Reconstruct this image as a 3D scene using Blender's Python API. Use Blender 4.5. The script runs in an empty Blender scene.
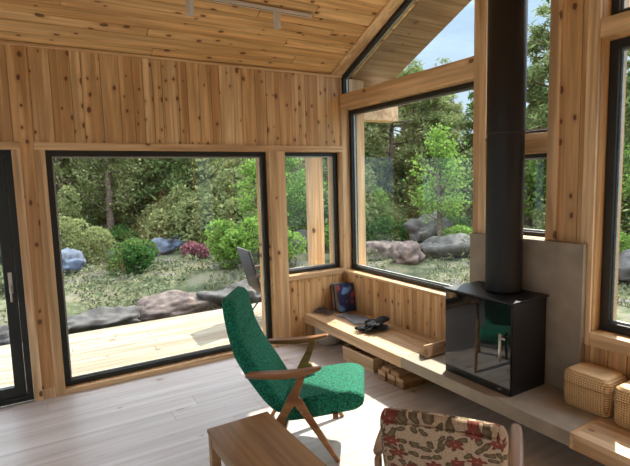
import bpy, bmesh, math, random
from mathutils import Vector, Matrix, noise
random.seed(7)
C = bpy.context.scene.collection
# ------------------------------------------------------------------ camera, sky, sun, exposure
cam = bpy.data.cameras.new('camera'); co = bpy.data.objects.new('camera', cam); C.objects.link(co)
r = Vector((0.85514128, -0.51767992, -0.02721925)); u = Vector((0.07975086, 0.07949335, 0.99364008)); f = Vector((0.51222377, 0.85187341, -0.10926347))
M = Matrix((r, u, -f)).transposed().to_4x4(); M.translation = Vector((-3.1831, -4.6392, 1.8118))
co.matrix_world = M
cam.sensor_width = 36; cam.lens = 36 * 483.80 / 630; cam.clip_start = 0.02; cam.clip_end = 300
bpy.context.scene.camera = co
vs = bpy.context.scene.view_settings
vs.view_transform = 'Standard'; vs.look = 'None'; vs.gamma = 1; vs.use_curve_mapping = False; vs.exposure = 1.92

w = bpy.data.worlds.new('world'); bpy.context.scene.world = w; w.use_nodes = True
nt = w.node_tree; nt.nodes.clear()
def N(t, nt_, **k):
    n = nt_.nodes.new(t)
    for a, b in k.items(): setattr(n, a, b)
    return n
out = N('ShaderNodeOutputWorld', nt); bg = N('ShaderNodeBackground', nt)
tc = N('ShaderNodeTexCoord', nt); sep = N('ShaderNodeSeparateXYZ', nt)
sk = N('ShaderNodeValToRGB', nt)
sk.color_ramp.elements[0].position = 0.30; sk.color_ramp.elements[0].color = (0.155, 0.215, 0.285, 1)   # hazy blue low in the sky
sk.color_ramp.elements[1].position = 0.62; sk.color_ramp.elements[1].color = (1.25, 1.38, 1.62, 1)      # unseen bright zenith, shaped to keep skylight in the room
_e = sk.color_ramp.elements.new(0.0); _e.color = (0.20, 0.25, 0.30, 1)
mp = N('ShaderNodeMapping', nt); mp.inputs['Scale'].default_value = (1.6, 1.6, 5)
cl = N('ShaderNodeTexNoise', nt); cl.inputs['Scale'].default_value = 2.2; cl.inputs['Detail'].default_value = 6; cl.inputs['Roughness'].default_value = 0.6
cr = N('ShaderNodeValToRGB', nt); cr.color_ramp.elements[0].position = 0.40; cr.color_ramp.elements[1].position = 0.68
mx = N('ShaderNodeMixRGB', nt); mx.blend_type = 'MULTIPLY'; mx.inputs[2].default_value = (1.35, 1.28, 1.2, 1)
L = nt.links.new
L(tc.outputs['Generated'], sep.inputs[0]); L(sep.outputs['Z'], sk.inputs[0]); L(tc.outputs['Generated'], mp.inputs[0]); L(mp.outputs[0], cl.inputs[0])
L(cl.outputs[0], cr.inputs[0]); L(cr.outputs[0], mx.inputs[0]); L(sk.outputs[0], mx.inputs[1]); L(mx.outputs[0], bg.inputs[0]); L(bg.outputs[0], out.inputs[0])
bg.inputs[1].default_value = 1.0
sun = bpy.data.lights.new('sun', 'SUN'); sun.energy = 2.9; sun.angle = math.radians(0.6); sun.color = (1.0, 0.93, 0.82)
so = bpy.data.objects.new('sun', sun); C.objects.link(so)
so.rotation_euler = Vector((-1, -0.53, -1.15)).to_track_quat('-Z', 'Y').to_euler(); so.location = (8, 5, 10)

# ------------------------------------------------------------------ materials
def mat(name):
    m = bpy.data.materials.new(name); m.use_nodes = True
    return m, m.node_tree, m.node_tree.nodes['Principled BSDF']
def ramp(nt, stops, inp=None):
    n = nt.nodes.new('ShaderNodeValToRGB'); cr = n.color_ramp
    while len(cr.elements) < len(stops): cr.elements.new(0.5)
    for e, (p, c) in zip(cr.elements, stops):
        e.position = p; e.color = (c[0], c[1], c[2], 1) if hasattr(c, '__len__') else (c, c, c, 1)
    if inp is not None: nt.links.new(inp, n.inputs[0])
    return n
def mix(nt, fac, a, b, mode='MIX'):
    n = nt.nodes.new('ShaderNodeMixRGB'); n.blend_type = mode
    for i, v in enumerate((fac, a, b)):
        if hasattr(v, 'is_linked') or hasattr(v, 'links'): nt.links.new(v, n.inputs[i])
        elif isinstance(v, tuple): n.inputs[i].default_value = (v[0], v[1], v[2], 1)
        else: n.inputs[i].default_value = v
    return n.outputs[0]
def mth(nt, op, a, b=None, c=None):
    n = nt.nodes.new('ShaderNodeMath'); n.operation = op
    for i, v in enumerate((a, b, c)):
        if v is None: continue
        if hasattr(v, 'links'): nt.links.new(v, n.inputs[i])
        else: n.inputs[i].default_value = v
    return n.outputs[0]
def bump(nt, bs, h, strength, dist=0.01):
    n = nt.nodes.new('ShaderNodeBump'); n.inputs['Strength'].default_value = strength; n.inputs['Distance'].default_value = dist
    nt.links.new(h, n.inputs['Height']); nt.links.new(n.outputs[0], bs.inputs['Normal'])
def plain(name, col, rough=0.5, metal=0.0, nscale=40, namt=0.12, bmp=0.1):
    m, nt, bs = mat(name)
    tc = nt.nodes.new('ShaderNodeTexCoord'); n = nt.nodes.new('ShaderNodeTexNoise'); n.inputs['Scale'].default_value = nscale; n.inputs['Detail'].default_value = 4
    nt.links.new(tc.outputs['Object'], n.inputs[0])
    d = tuple(c * (1 - namt * 2) for c in col); e = tuple(min(1, c * (1 + namt)) for c in col)
    rp = ramp(nt, [(0.3, d), (0.7, e)], n.outputs[0]); nt.links.new(rp.outputs[0], bs.inputs['Base Color'])
    bs.inputs['Roughness'].default_value = rough; bs.inputs['Metallic'].default_value = metal
    if bmp: bump(nt, bs, n.outputs[0], bmp, 0.002)
    return m
def wood(name, cols, along, depth=None, rough=0.45, knots=0.5, grain=0.24, kcol=(0.10, 0.035, 0.012), ks=(1/.15, 1/.24), gs=26):
    """cols: list of linear board colours picked per board by the tone attribute; along: axis index of the grain"""
    m, nt, bs = mat(name); L = nt.links.new
    tc = nt.nodes.new('ShaderNodeTexCoord'); at = nt.nodes.new('ShaderNodeAttribute'); at.attribute_name = 'tone'
    sp = nt.nodes.new('ShaderNodeSeparateColor'); L(at.outputs['Color'], sp.inputs[0])
    off = mth(nt, 'MULTIPLY', sp.outputs[1], 17.0)
    cx = nt.nodes.new('ShaderNodeCombineXYZ')
    for i in range(3): L(off, cx.inputs[i])
    ad = nt.nodes.new('ShaderNodeVectorMath'); ad.operation = 'ADD'; L(tc.outputs['Object'], ad.inputs[0]); L(cx.outputs[0], ad.inputs[1])
    def mapped(sc):
        mp = nt.nodes.new('ShaderNodeMapping'); mp.inputs['Scale'].default_value = sc; L(ad.outputs[0], mp.inputs[0]); return mp.outputs[0]
    g = [1, 1, 1]; g[along] = 0.055
    n1 = nt.nodes.new('ShaderNodeTexNoise'); n1.inputs['Scale'].default_value = gs; n1.inputs['Detail'].default_value = 5; n1.inputs['Distortion'].default_value = 0.6
    L(mapped(tuple(g)), n1.inputs[0])
    k = [ks[0]] * 3; k[along] = ks[1]
    if depth is not None: k[depth] = 0.0
    nk = nt.nodes.new('ShaderNodeTexNoise'); nk.inputs['Scale'].default_value = 22; L(ad.outputs[0], nk.inputs[0])
    vo = nt.nodes.new('ShaderNodeTexVoronoi'); vo.voronoi_dimensions = '2D'; vo.inputs['Scale'].default_value = 1.0
    sx = nt.nodes.new('ShaderNodeSeparateXYZ'); L(mapped(tuple(k)), sx.inputs[0]); ot = [i for i in range(3) if i != along]
    cb = nt.nodes.new('ShaderNodeCombineXYZ'); L(mth(nt, 'ADD', sx.outputs[ot[0]], sx.outputs[ot[1]]), cb.inputs[0]); L(sx.outputs[along], cb.inputs[1]); L(cb.outputs[0], vo.inputs['Vector'])
    sv = nt.nodes.new('ShaderNodeSeparateColor'); L(vo.outputs['Color'], sv.inputs[0])
    gate = mth(nt, 'GREATER_THAN', sv.outputs[0], 1 - knots)
    size = mth(nt, 'MULTIPLY_ADD', mth(nt, 'POWER', sv.outputs[1], 1.6), 0.13, 0.06)
    dd = mth(nt, 'MULTIPLY_ADD', nk.outputs[0], 0.16, vo.outputs['Distance'])
    dd = mth(nt, 'SUBTRACT', dd, 0.08)
    rel = mth(nt, 'DIVIDE', dd, size)
    core = ramp(nt, [(0.75, 1.0), (1.0, 0.0)], rel)
    ring = ramp(nt, [(0.0, 1.0), (1.0, 0.0)], mth(nt, 'MULTIPLY', rel, 0.36))
    cr = ramp(nt, [(i / max(1, len(cols) - 1), c) for i, c in enumerate(cols)], sp.outputs[0])
    g2 = [7, 7, 7]; g2[along] = 0.35
    n2 = nt.nodes.new('ShaderNodeTexNoise'); n2.inputs['Scale'].default_value = 1.6; n2.inputs['Detail'].default_value = 2; n2.inputs['Distortion'].default_value = 0.8; L(mapped(tuple(g2)), n2.inputs[0])
    st_ = ramp(nt, [(0.42, (1 - grain, 1 - grain * 1.35, 1 - grain * 1.7)), (0.56, (1.03, 1.03, 1.03))], n2.outputs[0])
    gr = ramp(nt, [(0.36, (1 - grain,) * 3), (0.64, (1.06,) * 3)], n1.outputs[0])
    c = mix(nt, 1.0, mix(nt, 1.0, cr.outputs[0], gr.outputs[0], 'MULTIPLY'), st_.outputs[0], 'MULTIPLY')
    warm = mix(nt, mth(nt, 'MULTIPLY', mth(nt, 'MULTIPLY', ring.outputs[0], gate), 0.55), c, tuple(x * y for x, y in zip(cols[len(cols)//2], (0.62, 0.42, 0.28))))
    c = mix(nt, mth(nt, 'MULTIPLY', mth(nt, 'MULTIPLY', core.outputs[0], gate), 0.85), warm, kcol)
    L(c, bs.inputs['Base Color']); bs.inputs['Roughness'].default_value = rough
    bump(nt, bs, n1.outputs[0], 0.12, 0.003)
    return m
PINE = [(0.66, 0.375, 0.155), (0.80, 0.515, 0.245), (0.73, 0.43, 0.185), (0.86, 0.60, 0.32)]
PINEC = [(0.79, 0.47, 0.19), (0.89, 0.59, 0.28), (0.83, 0.52, 0.225)]
CAS = [(0.78, 0.52, 0.27), (0.86, 0.60, 0.34)]
m_wallv_a = wood('pine_wall_boards', PINE, 2, 1, knots=0.62, ks=(1/.105, 1/.17))
m_wallv_b = wood('pine_gable_boards', PINE, 2, 0, knots=0.5, ks=(1/.105, 1/.17))
m_ceil = wood('pine_ceiling_boards', PINEC, 0, 2, knots=0.6, ks=(1/.11, 1/.22))
m_cas_x = wood('pine_casing_horizontal', CAS, 0, 1, knots=0.12)
m_cas_y = wood('pine_casing_gable_horizontal', CAS, 1, 0, knots=0.12)
m_cas_z = wood('pine_casing_vertical', CAS, 2, None, knots=0.10)
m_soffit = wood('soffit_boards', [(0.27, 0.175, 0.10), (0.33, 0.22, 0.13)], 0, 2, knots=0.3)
m_floor = wood('white_oiled_floor_boards', [(0.54, 0.475, 0.435), (0.62, 0.56, 0.52), (0.58, 0.515, 0.475)], 0, 2, rough=0.33, knots=0.16, grain=0.09, kcol=(0.30, 0.2, 0.15), gs=16)
m_deck = wood('deck_boards', [(0.32, 0.28, 0.20), (0.38, 0.33, 0.235), (0.30, 0.26, 0.185)], 0, 2, rough=0.7, knots=0.2)
m_bench = wood('light_pine_bench', [(0.70, 0.48, 0.27), (0.76, 0.54, 0.32)], 1, 2, knots=0.22, grain=0.22, kcol=(0.28, 0.13, 0.05))
m_chairw = wood('walnut_brown_chair_wood', [(0.36, 0.165, 0.06), (0.40, 0.19, 0.07)], 0, None, rough=0.3, knots=0.0)
m_palew = wood('pale_worn_wood', [(0.46, 0.31, 0.20), (0.52, 0.36, 0.25)], 0, None, rough=0.4, knots=0.0)
m_tabw = wood('oak_table_wood', [(0.36, 0.20, 0.088), (0.40, 0.23, 0.105)], 1, None, rough=0.4, knots=0.0, gs=18, grain=0.2)
m_fire = wood('split_firewood', [(0.62, 0.42, 0.24), (0.42, 0.24, 0.12)], 0, None, rough=0.8, knots=0.2)
m_bark = plain('tree_bark', (0.16, 0.115, 0.085), 0.9, nscale=18, namt=0.35, bmp=0.6)
m_black = plain('black_window_frame', (0.014, 0.017, 0.014), 0.4, nscale=30, bmp=0.02)
m_spacer = plain('aluminium_spacer', (0.42, 0.43, 0.41), 0.4, 0.6, bmp=0.0)
m_stove = plain('black_stove_steel', (0.022, 0.020, 0.019), 0.42, 0.3, nscale=120, bmp=0.06)
m_pipe = plain('black_flue_steel', (0.014, 0.013, 0.013), 0.48, 0.2, nscale=60, bmp=0.03)
m_steel = plain('brushed_steel', (0.62, 0.57, 0.50), 0.3, 1.0, bmp=0.02)
m_conc = plain('grey_concrete', (0.37, 0.31, 0.235), 0.75, nscale=7, namt=0.09, bmp=0.15)
m_white = plain('white_painted_metal', (0.70, 0.64, 0.57), 0.4, nscale=10, namt=0.03, bmp=0.0)
m_rock = plain('grey_rock', (0.075, 0.07, 0.064), 0.9, nscale=5, namt=0.4, bmp=0.8)
m_rockb = plain('blue_grey_rock', (0.07, 0.095, 0.14), 0.8, nscale=5, namt=0.35, bmp=0.6)
m_rockr = plain('reddish_rock', (0.13, 0.095, 0.08), 0.9, nscale=6, namt=0.4, bmp=0.8)
m_blackc = plain('black_knit_fabric', (0.012, 0.013, 0.016), 0.95, nscale=160, bmp=0.5)
m_tealc = plain('grey_blue_edging', (0.12, 0.17, 0.20), 0.9, nscale=80, bmp=0.3)
m_outc = plain('brown_outdoor_cushion', (0.16, 0.12, 0.10), 0.9, nscale=50, bmp=0.3)
m_outd = plain('dark_outdoor_fabric', (0.05, 0.045, 0.045), 0.9, nscale=50, bmp=0.3)
m_backing = plain('wall_core', (0.55, 0.35, 0.18), 0.7, nscale=8, bmp=0.0)
m_page = plain('paper_pages', (0.62, 0.56, 0.46), 0.9, nscale=200, bmp=0.1)
m_cream = plain('cream_felt', (0.50, 0.42, 0.34), 0.95, nscale=60, bmp=0.3)
def glassmat():
    m = bpy.data.materials.new('window_glass'); m.use_nodes = True; nt = m.node_tree; nt.nodes.clear(); L = nt.links.new
    o = nt.nodes.new('ShaderNodeOutputMaterial'); a = nt.nodes.new('ShaderNodeBsdfTransparent'); a.inputs[0].default_value = (0.96, 0.975, 0.968, 1)
    b = nt.nodes.new('ShaderNodeBsdfGlossy'); b.inputs['Roughness'].default_value = 0.0; fr = nt.nodes.new('ShaderNodeFresnel'); ge = nt.nodes.new('ShaderNodeNewGeometry'); L(mth(nt, 'MULTIPLY_ADD', ge.outputs['Backfacing'], 1 / 1.38 - 1.38, 1.38), fr.inputs[0])
    mx = nt.nodes.new('ShaderNodeMixShader'); L(fr.outputs[0], mx.inputs[0]); L(a.outputs[0], mx.inputs[1]); L(b.outputs[0], mx.inputs[2]); L(mx.outputs[0], o.inputs[0])
    return m
m_glass = glassmat()
m_sglass, _nt, _b = mat('black_stove_glass'); _b.inputs['Base Color'].default_value = (0.010, 0.010, 0.010, 1); _b.inputs['Roughness'].default_value = 0.03; _b.inputs['IOR'].default_value = 1.55
def boucle():
    m, nt, bs = mat('green_boucle_fabric'); L = nt.links.new
    tc = nt.nodes.new('ShaderNodeTexCoord'); n = nt.nodes.new('ShaderNodeTexVoronoi'); n.inputs['Scale'].default_value = 95; L(tc.outputs['Object'], n.inputs['Vector'])
    n2 = nt.nodes.new('ShaderNodeTexNoise'); n2.inputs['Scale'].default_value = 60; n2.inputs['Detail'].default_value = 5; L(tc.outputs['Object'], n2.inputs[0])
    h = mth(nt, 'MULTIPLY_ADD', n.outputs['Distance'], -1.0, n2.outputs[0])
    rp = ramp(nt, [(0.0, (0.002, 0.085, 0.048)), (0.5, (0.004, 0.24, 0.135)), (0.8, (0.02, 0.36, 0.22))], mth(nt, 'ADD', h, 0.3))
    L(rp.outputs[0], bs.inputs['Base Color']); bs.inputs['Roughness'].default_value = 0.9
    bs.inputs['Sheen Weight'].default_value = 0.10; bs.inputs['Sheen Tint'].default_value = (0.4, 0.9, 0.7, 1)
    bump(nt, bs, h, 0.9, 0.006); return m
m_green = boucle()
def tapestry():
    m, nt, bs = mat('floral_tapestry'); L = nt.links.new
    tc = nt.nodes.new('ShaderNodeTexCoord')
    sq = nt.nodes.new('ShaderNodeSeparateXYZ'); L(tc.outputs['Object'], sq.inputs[0]); mp = nt.nodes.new('ShaderNodeCombineXYZ'); L(sq.outputs[1], mp.inputs[0]); L(mth(nt, 'SUBTRACT', sq.outputs[2], sq.outputs[0]), mp.inputs[1])
    nz = nt.nodes.new('ShaderNodeTexNoise'); nz.inputs['Scale'].default_value = 22; L(mp.outputs[0], nz.inputs[0])
    wp = nt.nodes.new('ShaderNodeVectorMath'); wp.operation = 'MULTIPLY_ADD'; L(nz.outputs['Color'], wp.inputs[0]); wp.inputs[1].default_value = (0.03, 0.03, 0.0); L(mp.outputs[0], wp.inputs[2])
    def flowers(scale, off, petals, rad, gate_t):
        a = nt.nodes.new('ShaderNodeVectorMath'); a.operation = 'ADD'; L(wp.outputs[0], a.inputs[0]); a.inputs[1].default_value = (off, off * 1.7, 0)
        v = nt.nodes.new('ShaderNodeTexVoronoi'); v.voronoi_dimensions = '2D'; v.inputs['Scale'].default_value = scale; v.inputs['Randomness'].default_value = 0.75; L(a.outputs[0], v.inputs['Vector'])
        sc = nt.nodes.new('ShaderNodeVectorMath'); sc.operation = 'SCALE'; sc.inputs['Scale'].default_value = 1.0; L(v.outputs['Position'], sc.inputs[0])
        df = nt.nodes.new('ShaderNodeVectorMath'); df.operation = 'SUBTRACT'; L(a.outputs[0], df.inputs[0]); L(sc.outputs[0], df.inputs[1])
        s = nt.nodes.new('ShaderNodeSeparateXYZ'); L(df.outputs[0], s.inputs[0])
        sc2 = nt.nodes.new('ShaderNodeSeparateColor'); L(v.outputs['Color'], sc2.inputs[0])
        ang = mth(nt, 'ARCTAN2', s.outputs[1], s.outputs[0])
        pet = mth(nt, 'SINE', mth(nt, 'MULTIPLY_ADD', ang, float(petals), mth(nt, 'MULTIPLY', sc2.outputs[2], 6.28)))
        rr = mth(nt, 'MULTIPLY_ADD', pet, 0.32, 1.0)
        rel = mth(nt, 'DIVIDE', mth(nt, 'DIVIDE', v.outputs['Distance'], rr), rad)
        return rel, mth(nt, 'GREATER_THAN', sc2.outputs[0], gate_t)
    base = (0.50, 0.36, 0.23)
    nb = nt.nodes.new('ShaderNodeTexNoise'); nb.inputs['Scale'].default_value = 120; L(mp.outputs[0], nb.inputs[0])
    c = ramp(nt, [(0.35, (0.40, 0.28, 0.175)), (0.65, (0.56, 0.42, 0.28))], nb.outputs[0]).outputs[0]
    rel, g = flowers(20, 3.1, 2, 0.36, 0.15)
    lf = ramp(nt, [(0.0, (0.22, 0.165, 0.08)), (0.55, (0.14, 0.10, 0.05)), (0.85, (0.12, 0.075, 0.04)), (1.0, (0.12, 0.075, 0.04))], rel).outputs[0]
    mk = mth(nt, 'MULTIPLY', mth(nt, 'LESS_THAN', rel, 1.0), g); c = mix(nt, mk, c, lf)
    rel, g = flowers(11.5, 0.7, 6, 0.36, 0.35)
    fl = ramp(nt, [(0.0, (0.45, 0.26, 0.12)), (0.25, (0.22, 0.04, 0.025)), (0.55, (0.27, 0.055, 0.035)), (0.85, (0.15, 0.035, 0.022)), (1.0, (0.16, 0.04, 0.03))], rel).outputs[0]
    mk = mth(nt, 'MULTIPLY', mth(nt, 'LESS_THAN', rel, 1.0), g); c = mix(nt, mk, c, fl)
    L(c, bs.inputs['Base Color']); bs.inputs['Roughness'].default_value = 0.9
    bump(nt, bs, nb.outputs[0], 0.3, 0.003); return m
m_tap = tapestry()
def wicker(holes=True):
    m, nt, bs = mat('woven_bamboo'); L = nt.links.new
    tc = nt.nodes.new('ShaderNodeTexCoord'); s = nt.nodes.new('ShaderNodeSeparateXYZ'); L(tc.outputs['Object'], s.inputs[0])
    h = mth(nt, 'ADD', s.outputs[0], s.outputs[1]); K = 2 * math.pi / 0.030
    a = mth(nt, 'SINE', mth(nt, 'MULTIPLY', mth(nt, 'ADD', h, s.outputs[2]), K)); b = mth(nt, 'SINE', mth(nt, 'MULTIPLY', mth(nt, 'SUBTRACT', h, s.outputs[2]), K))
    pr = mth(nt, 'MULTIPLY', a, b)
    c = ramp(nt, [(0.0, (0.12, 0.05, 0.015)), (0.22, (0.50, 0.26, 0.10)), (0.5, (0.80, 0.51, 0.24)), (1.0, (0.92, 0.66, 0.36))], mth(nt, 'MULTIPLY_ADD', pr, 0.5, 0.5))
    L(c.outputs[0], bs.inputs['Base Color']); bs.inputs['Roughness'].default_value = 0.55
    bump(nt, bs, pr, 0.6, 0.003)
    if holes:
        o = nt.nodes['Material Output']; t = nt.nodes.new('ShaderNodeBsdfTransparent'); mx = nt.nodes.new('ShaderNodeMixShader')
        L(mth(nt, 'LESS_THAN', pr, -0.68), mx.inputs[0]); L(bs.outputs[0], mx.inputs[1]); L(t.outputs[0], mx.inputs[2]); L(mx.outputs[0], o.inputs[0])
    return m
m_wick = wicker()
def leafmat(name, c0, c1, tr=0.35):
    m = bpy.data.materials.new(name); m.use_nodes = True; nt = m.node_tree; nt.nodes.clear(); L = nt.links.new
    o = nt.nodes.new('ShaderNodeOutputMaterial'); at = nt.nodes.new('ShaderNodeAttribute'); at.attribute_name = 'tone'
    sp = nt.nodes.new('ShaderNodeSeparateColor'); L(at.outputs['Color'], sp.inputs[0]); rp = ramp(nt, [(0, c0), (1, c1)], sp.outputs[0])
    a = nt.nodes.new('ShaderNodeBsdfDiffuse'); b = nt.nodes.new('ShaderNodeBsdfTranslucent'); mx = nt.nodes.new('ShaderNodeMixShader'); mx.inputs[0].default_value = tr
    L(rp.outputs[0], a.inputs[0]); L(rp.outputs[0], b.inputs[0]); L(a.outputs[0], mx.inputs[1]); L(b.outputs[0], mx.inputs[2]); L(mx.outputs[0], o.inputs[0]); return m
lf_pine = leafmat('pine_needles', (0.09, 0.13, 0.045), (0.25, 0.30, 0.12))
lf_dark = leafmat('juniper_foliage', (0.03, 0.085, 0.025), (0.11, 0.21, 0.055))
lf_spruce = leafmat('spruce_needles', (0.06, 0.11, 0.04), (0.20, 0.28, 0.10))
lf_birch = leafmat('birch_leaves', (0.10, 0.20, 0.035), (0.25, 0.39, 0.09), 0.45)
lf_olive = leafmat('olive_foliage', (0.11, 0.14, 0.05), (0.31, 0.345, 0.15), 0.4)
lf_pale = leafmat('pale_undergrowth', (0.05, 0.07, 0.03), (0.24, 0.26, 0.15), 0.3)
lf_heath = leafmat('heather', (0.18, 0.07, 0.09), (0.36, 0.16, 0.18), 0.3)
def groundmat():
    m, nt, bs = mat('mossy_ground'); L = nt.links.new
    tc = nt.nodes.new('ShaderNodeTexCoord'); n = nt.nodes.new('ShaderNodeTexNoise'); n.inputs['Scale'].default_value = 1.3; n.inputs['Detail'].default_value = 8; n.inputs['Roughness'].default_value = 0.65
    L(tc.outputs['Object'], n.inputs[0])
    rp = ramp(nt, [(0.34, (0.02, 0.028, 0.012)), (0.46, (0.06, 0.075, 0.028)), (0.53, (0.13, 0.12, 0.065)), (0.60, (0.11, 0.10, 0.085)), (0.72, (0.06, 0.056, 0.052))], n.outputs[0])
    L(rp.outputs[0], bs.inputs['Base Color']); bs.inputs['Roughness'].default_value = 0.95; bump(nt, bs, n.outputs[0], 1.0, 0.15); return m
m_ground = groundmat()

# ------------------------------------------------------------------ mesh helpers
class MB:
    def __init__(s):
        s.bm = bmesh.new(); s.col = s.bm.loops.layers.float_color.new('tone')
    def face(s, vs, t):
        try: fc = s.bm.faces.new(vs)
        except ValueError: return
        for l in fc.loops: l[s.col] = (t[0], t[1], t[2], 1)
    def rt(s): return (random.random(), random.random(), random.random())
    def prism(s, pts, fn, d0, d1, tone=None):
        """pts: 2D polygon; fn(a,b,d)->3D"""
        t = tone or s.rt(); A = [s.bm.verts.new(fn(a, b, d0)) for a, b in pts]; B = [s.bm.verts.new(fn(a, b, d1)) for a, b in pts]; n = len(pts)
        s.face(A, t); s.face(B[::-1], t)
        for i in range(n): s.face([A[i], B[i], B[(i + 1) % n], A[(i + 1) % n]], t)
    def box(s, a, b, tone=None):
        s.prism([(a[0], a[1]), (b[0], a[1]), (b[0], b[1]), (a[0], b[1])], lambda x, y, z: (x, y, z), a[2], b[2], tone); return s
    def ring(s, outer, inner, fn, d0, d1, tone=None):
        t = tone or s.rt(); n = len(outer)
        O0, O1, I0, I1 = [[s.bm.verts.new(fn(a, b, d)) for a, b in P] for P, d in ((outer, d0), (outer, d1), (inner, d0), (inner, d1))]
        for i in range(n):
            j = (i + 1) % n
            s.face([O0[i], O0[j], I0[j], I0[i]], t); s.face([O1[j], O1[i], I1[i], I1[j]], t)
            s.face([O0[j], O0[i], O1[i], O1[j]], t); s.face([I0[i], I0[j], I1[j], I1[i]], t)
    def loft(s, rings, cap=True, closed=False, tone=None):
        t = tone or (0.5, 0.5, 0.5); R = [[s.bm.verts.new(p) for p in rg] for rg in rings]; n = len(R[0])
        for k in range(len(R) - (0 if closed else 1)):
            a, b = R[k], R[(k + 1) % len(R)]
            for i in range(n): s.face([a[i], a[(i + 1) % n], b[(i + 1) % n], b[i]], t)
        if cap and not closed: s.face(R[0][::-1], t); s.face(R[-1], t)
        return s
    def tube(s, pts, rad, n=10, cap=True, tone=None):
        P = [Vector(p) for p in pts]; rads = rad if hasattr(rad, '__len__') else [rad] * len(P); rings = []
        ref = Vector((0, 0, 1)) if abs((P[-1] - P[0]).normalized().z) < 0.9 else Vector((1, 0, 0))
        for i, p in enumerate(P):
            d = (P[min(i + 1, len(P) - 1)] - P[max(i - 1, 0)]).normalized(); a = d.cross(ref).normalized(); b = d.cross(a)
            rings.append([p + (a * math.cos(2 * math.pi * k / n) + b * math.sin(2 * math.pi * k / n)) * rads[i] for k in range(n)])
        return s.loft(rings, cap, tone=tone)
    def build(s, name, m, parent=None, bevel=0, smooth=False, subsurf=0, auto=40):
        bmesh.ops.recalc_face_normals(s.bm, faces=s.bm.faces)
        me = bpy.data.meshes.new(name); s.bm.to_mesh(me); s.bm.free(); me.materials.append(m)
        o = bpy.data.objects.new(name, me); C.objects.link(o)
        if parent is not None:
            rt_ = parent
            while rt_.parent: rt_ = rt_.parent
            if rt_.get('_world'): me.transform(Matrix.Translation(rt_.location).inverted())
            if rt_.get('_world') and rt_.type == 'MESH': pass
            o.parent = parent
        if bevel:
            b = o.modifiers.new('bevel', 'BEVEL'); b.width = bevel; b.segments = 2; b.limit_method = 'ANGLE'; b.angle_limit = math.radians(35)
        if subsurf:
            b = o.modifiers.new('subsurf', 'SUBSURF'); b.levels = subsurf; b.render_levels = subsurf
        if smooth:
            for pl in me.polygons: pl.use_smooth = True
        elif bevel: pass
        return o
def tag(o, label, cat, group=None, kind=None):
    if label: o['label'] = label
    if cat: o['category'] = cat
    if group: o['group'] = group
    if kind: o['kind'] = kind
    return o
def thing(name, label, cat, loc=(0, 0, 0), rz=0, group=None, world=False, kind=None):
    o = bpy.data.objects.new(name, None); C.objects.link(o); o.location = loc; o.rotation_euler = (0, 0, rz); o.empty_display_size = 0.1
    tag(o, label, cat, group, kind)
    if world: o['_world'] = 1
    return o
def solo(o, label, cat, group=None, kind=None):
    """give a one-mesh thing an origin at its base"""
    me = o.data; xs = [v.co for v in me.vertices]
    c = Vector(((min(v.x for v in xs) + max(v.x for v in xs)) / 2, (min(v.y for v in xs) + max(v.y for v in xs)) / 2, min(v.z for v in xs)))
    me.transform(Matrix.Translation(-c)); o.location = c
    return tag(o, label, cat, group, kind)
def copy_tree(o, parent=None):
    c = o.copy(); C.objects.link(c)
    if parent is not None: c.parent = parent
    for ch in list(o.children): copy_tree(ch, c)
    return c

# ------------------------------------------------------------------ setting: shell
H0, SL, YR, YE, XL, TH = 2.965, 0.459, -3.2, -6.4, -6.0, 0.32
def ceil(y): return H0 - SL * y if y > YR else H0 - SL * (YE - y)
fnA = lambda a, z, d: (a, d, z)            # left window wall, outward +y
fnB = lambda a, z, d: (d, a, z)            # gable wall, outward +x
fnC = lambda a, z, d: (a, YE - d, z)       # wall behind the camera
fnD = lambda a, z, d: (XL - d, a, z)       # far left gable
INF = 99
def wall(name, label, fn, a0, a1, ztop, ops, m, bmin=0.085, bmax=0.15):
    mb = MB()
    def strips(cuts, d0, d1, gap, tones):
        brk = sorted(set([round(x, 4) for x in cuts] + [o[i] for o in ops for i in (0, 1) if a0 < o[i] < a1]))
        for x0, x1 in zip(brk[:-1], brk[1:]):
            if x1 - x0 < 0.002: continue
            mid = (x0 + x1) / 2
            k = max([i for i, c in enumerate(cuts) if c <= mid + 1e-6])
            t = tones[min(k, len(tones) - 1)]
            g0 = gap if any(abs(x0 - c) < 1e-3 for c in cuts) else 0; g1 = gap if any(abs(x1 - c) < 1e-3 for c in cuts) else 0
            segs = [(0.0, INF)]
            for (oa, ob, z0, z1) in ops:
                if oa < mid < ob:
                    ns = []
                    for s0, s1 in segs:
                        if z0 > s0: ns.append((s0, min(z0, s1)))
                        if z1 < s1: ns.append((max(z1, s0), s1))
                    segs = [q for q in ns if q[1] - q[0] > 0.003]
            for s0, s1 in segs:
                zl, zr = min(s1, ztop(x0)), min(s1, ztop(x1))
                if max(zl, zr) <= s0: continue
                mb.prism([(x0 + g0, s0), (x1 - g1, s0), (x1 - g1, zr), (x0 + g0, zl)], fn, d0, d1, t)
    cuts = [a0]; 
    while cuts[-1] < a1 - bmax: cuts.append(cuts[-1] + random.choice([bmin, (bmin + bmax) / 2, bmax]))
    cuts[-1] = a1
    if a0 < YR < a1 and ztop(YR) > H0: cuts = sorted(cuts + [YR])
    strips(cuts, 0.0, 0.018, 0.0022, [mb.rt() for _ in cuts])
    cc = [a0, a1]
    if a0 < YR < a1 and ztop(YR) > H0: cc = [a0, YR, a1]
    strips(cc, 0.018, TH, 0, [(0.5, 0.3, 0.5)] * 3)
    o = mb.build(name, m); tag(o, label, 'wall', kind='structure'); return o
flat = lambda a: H0
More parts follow.
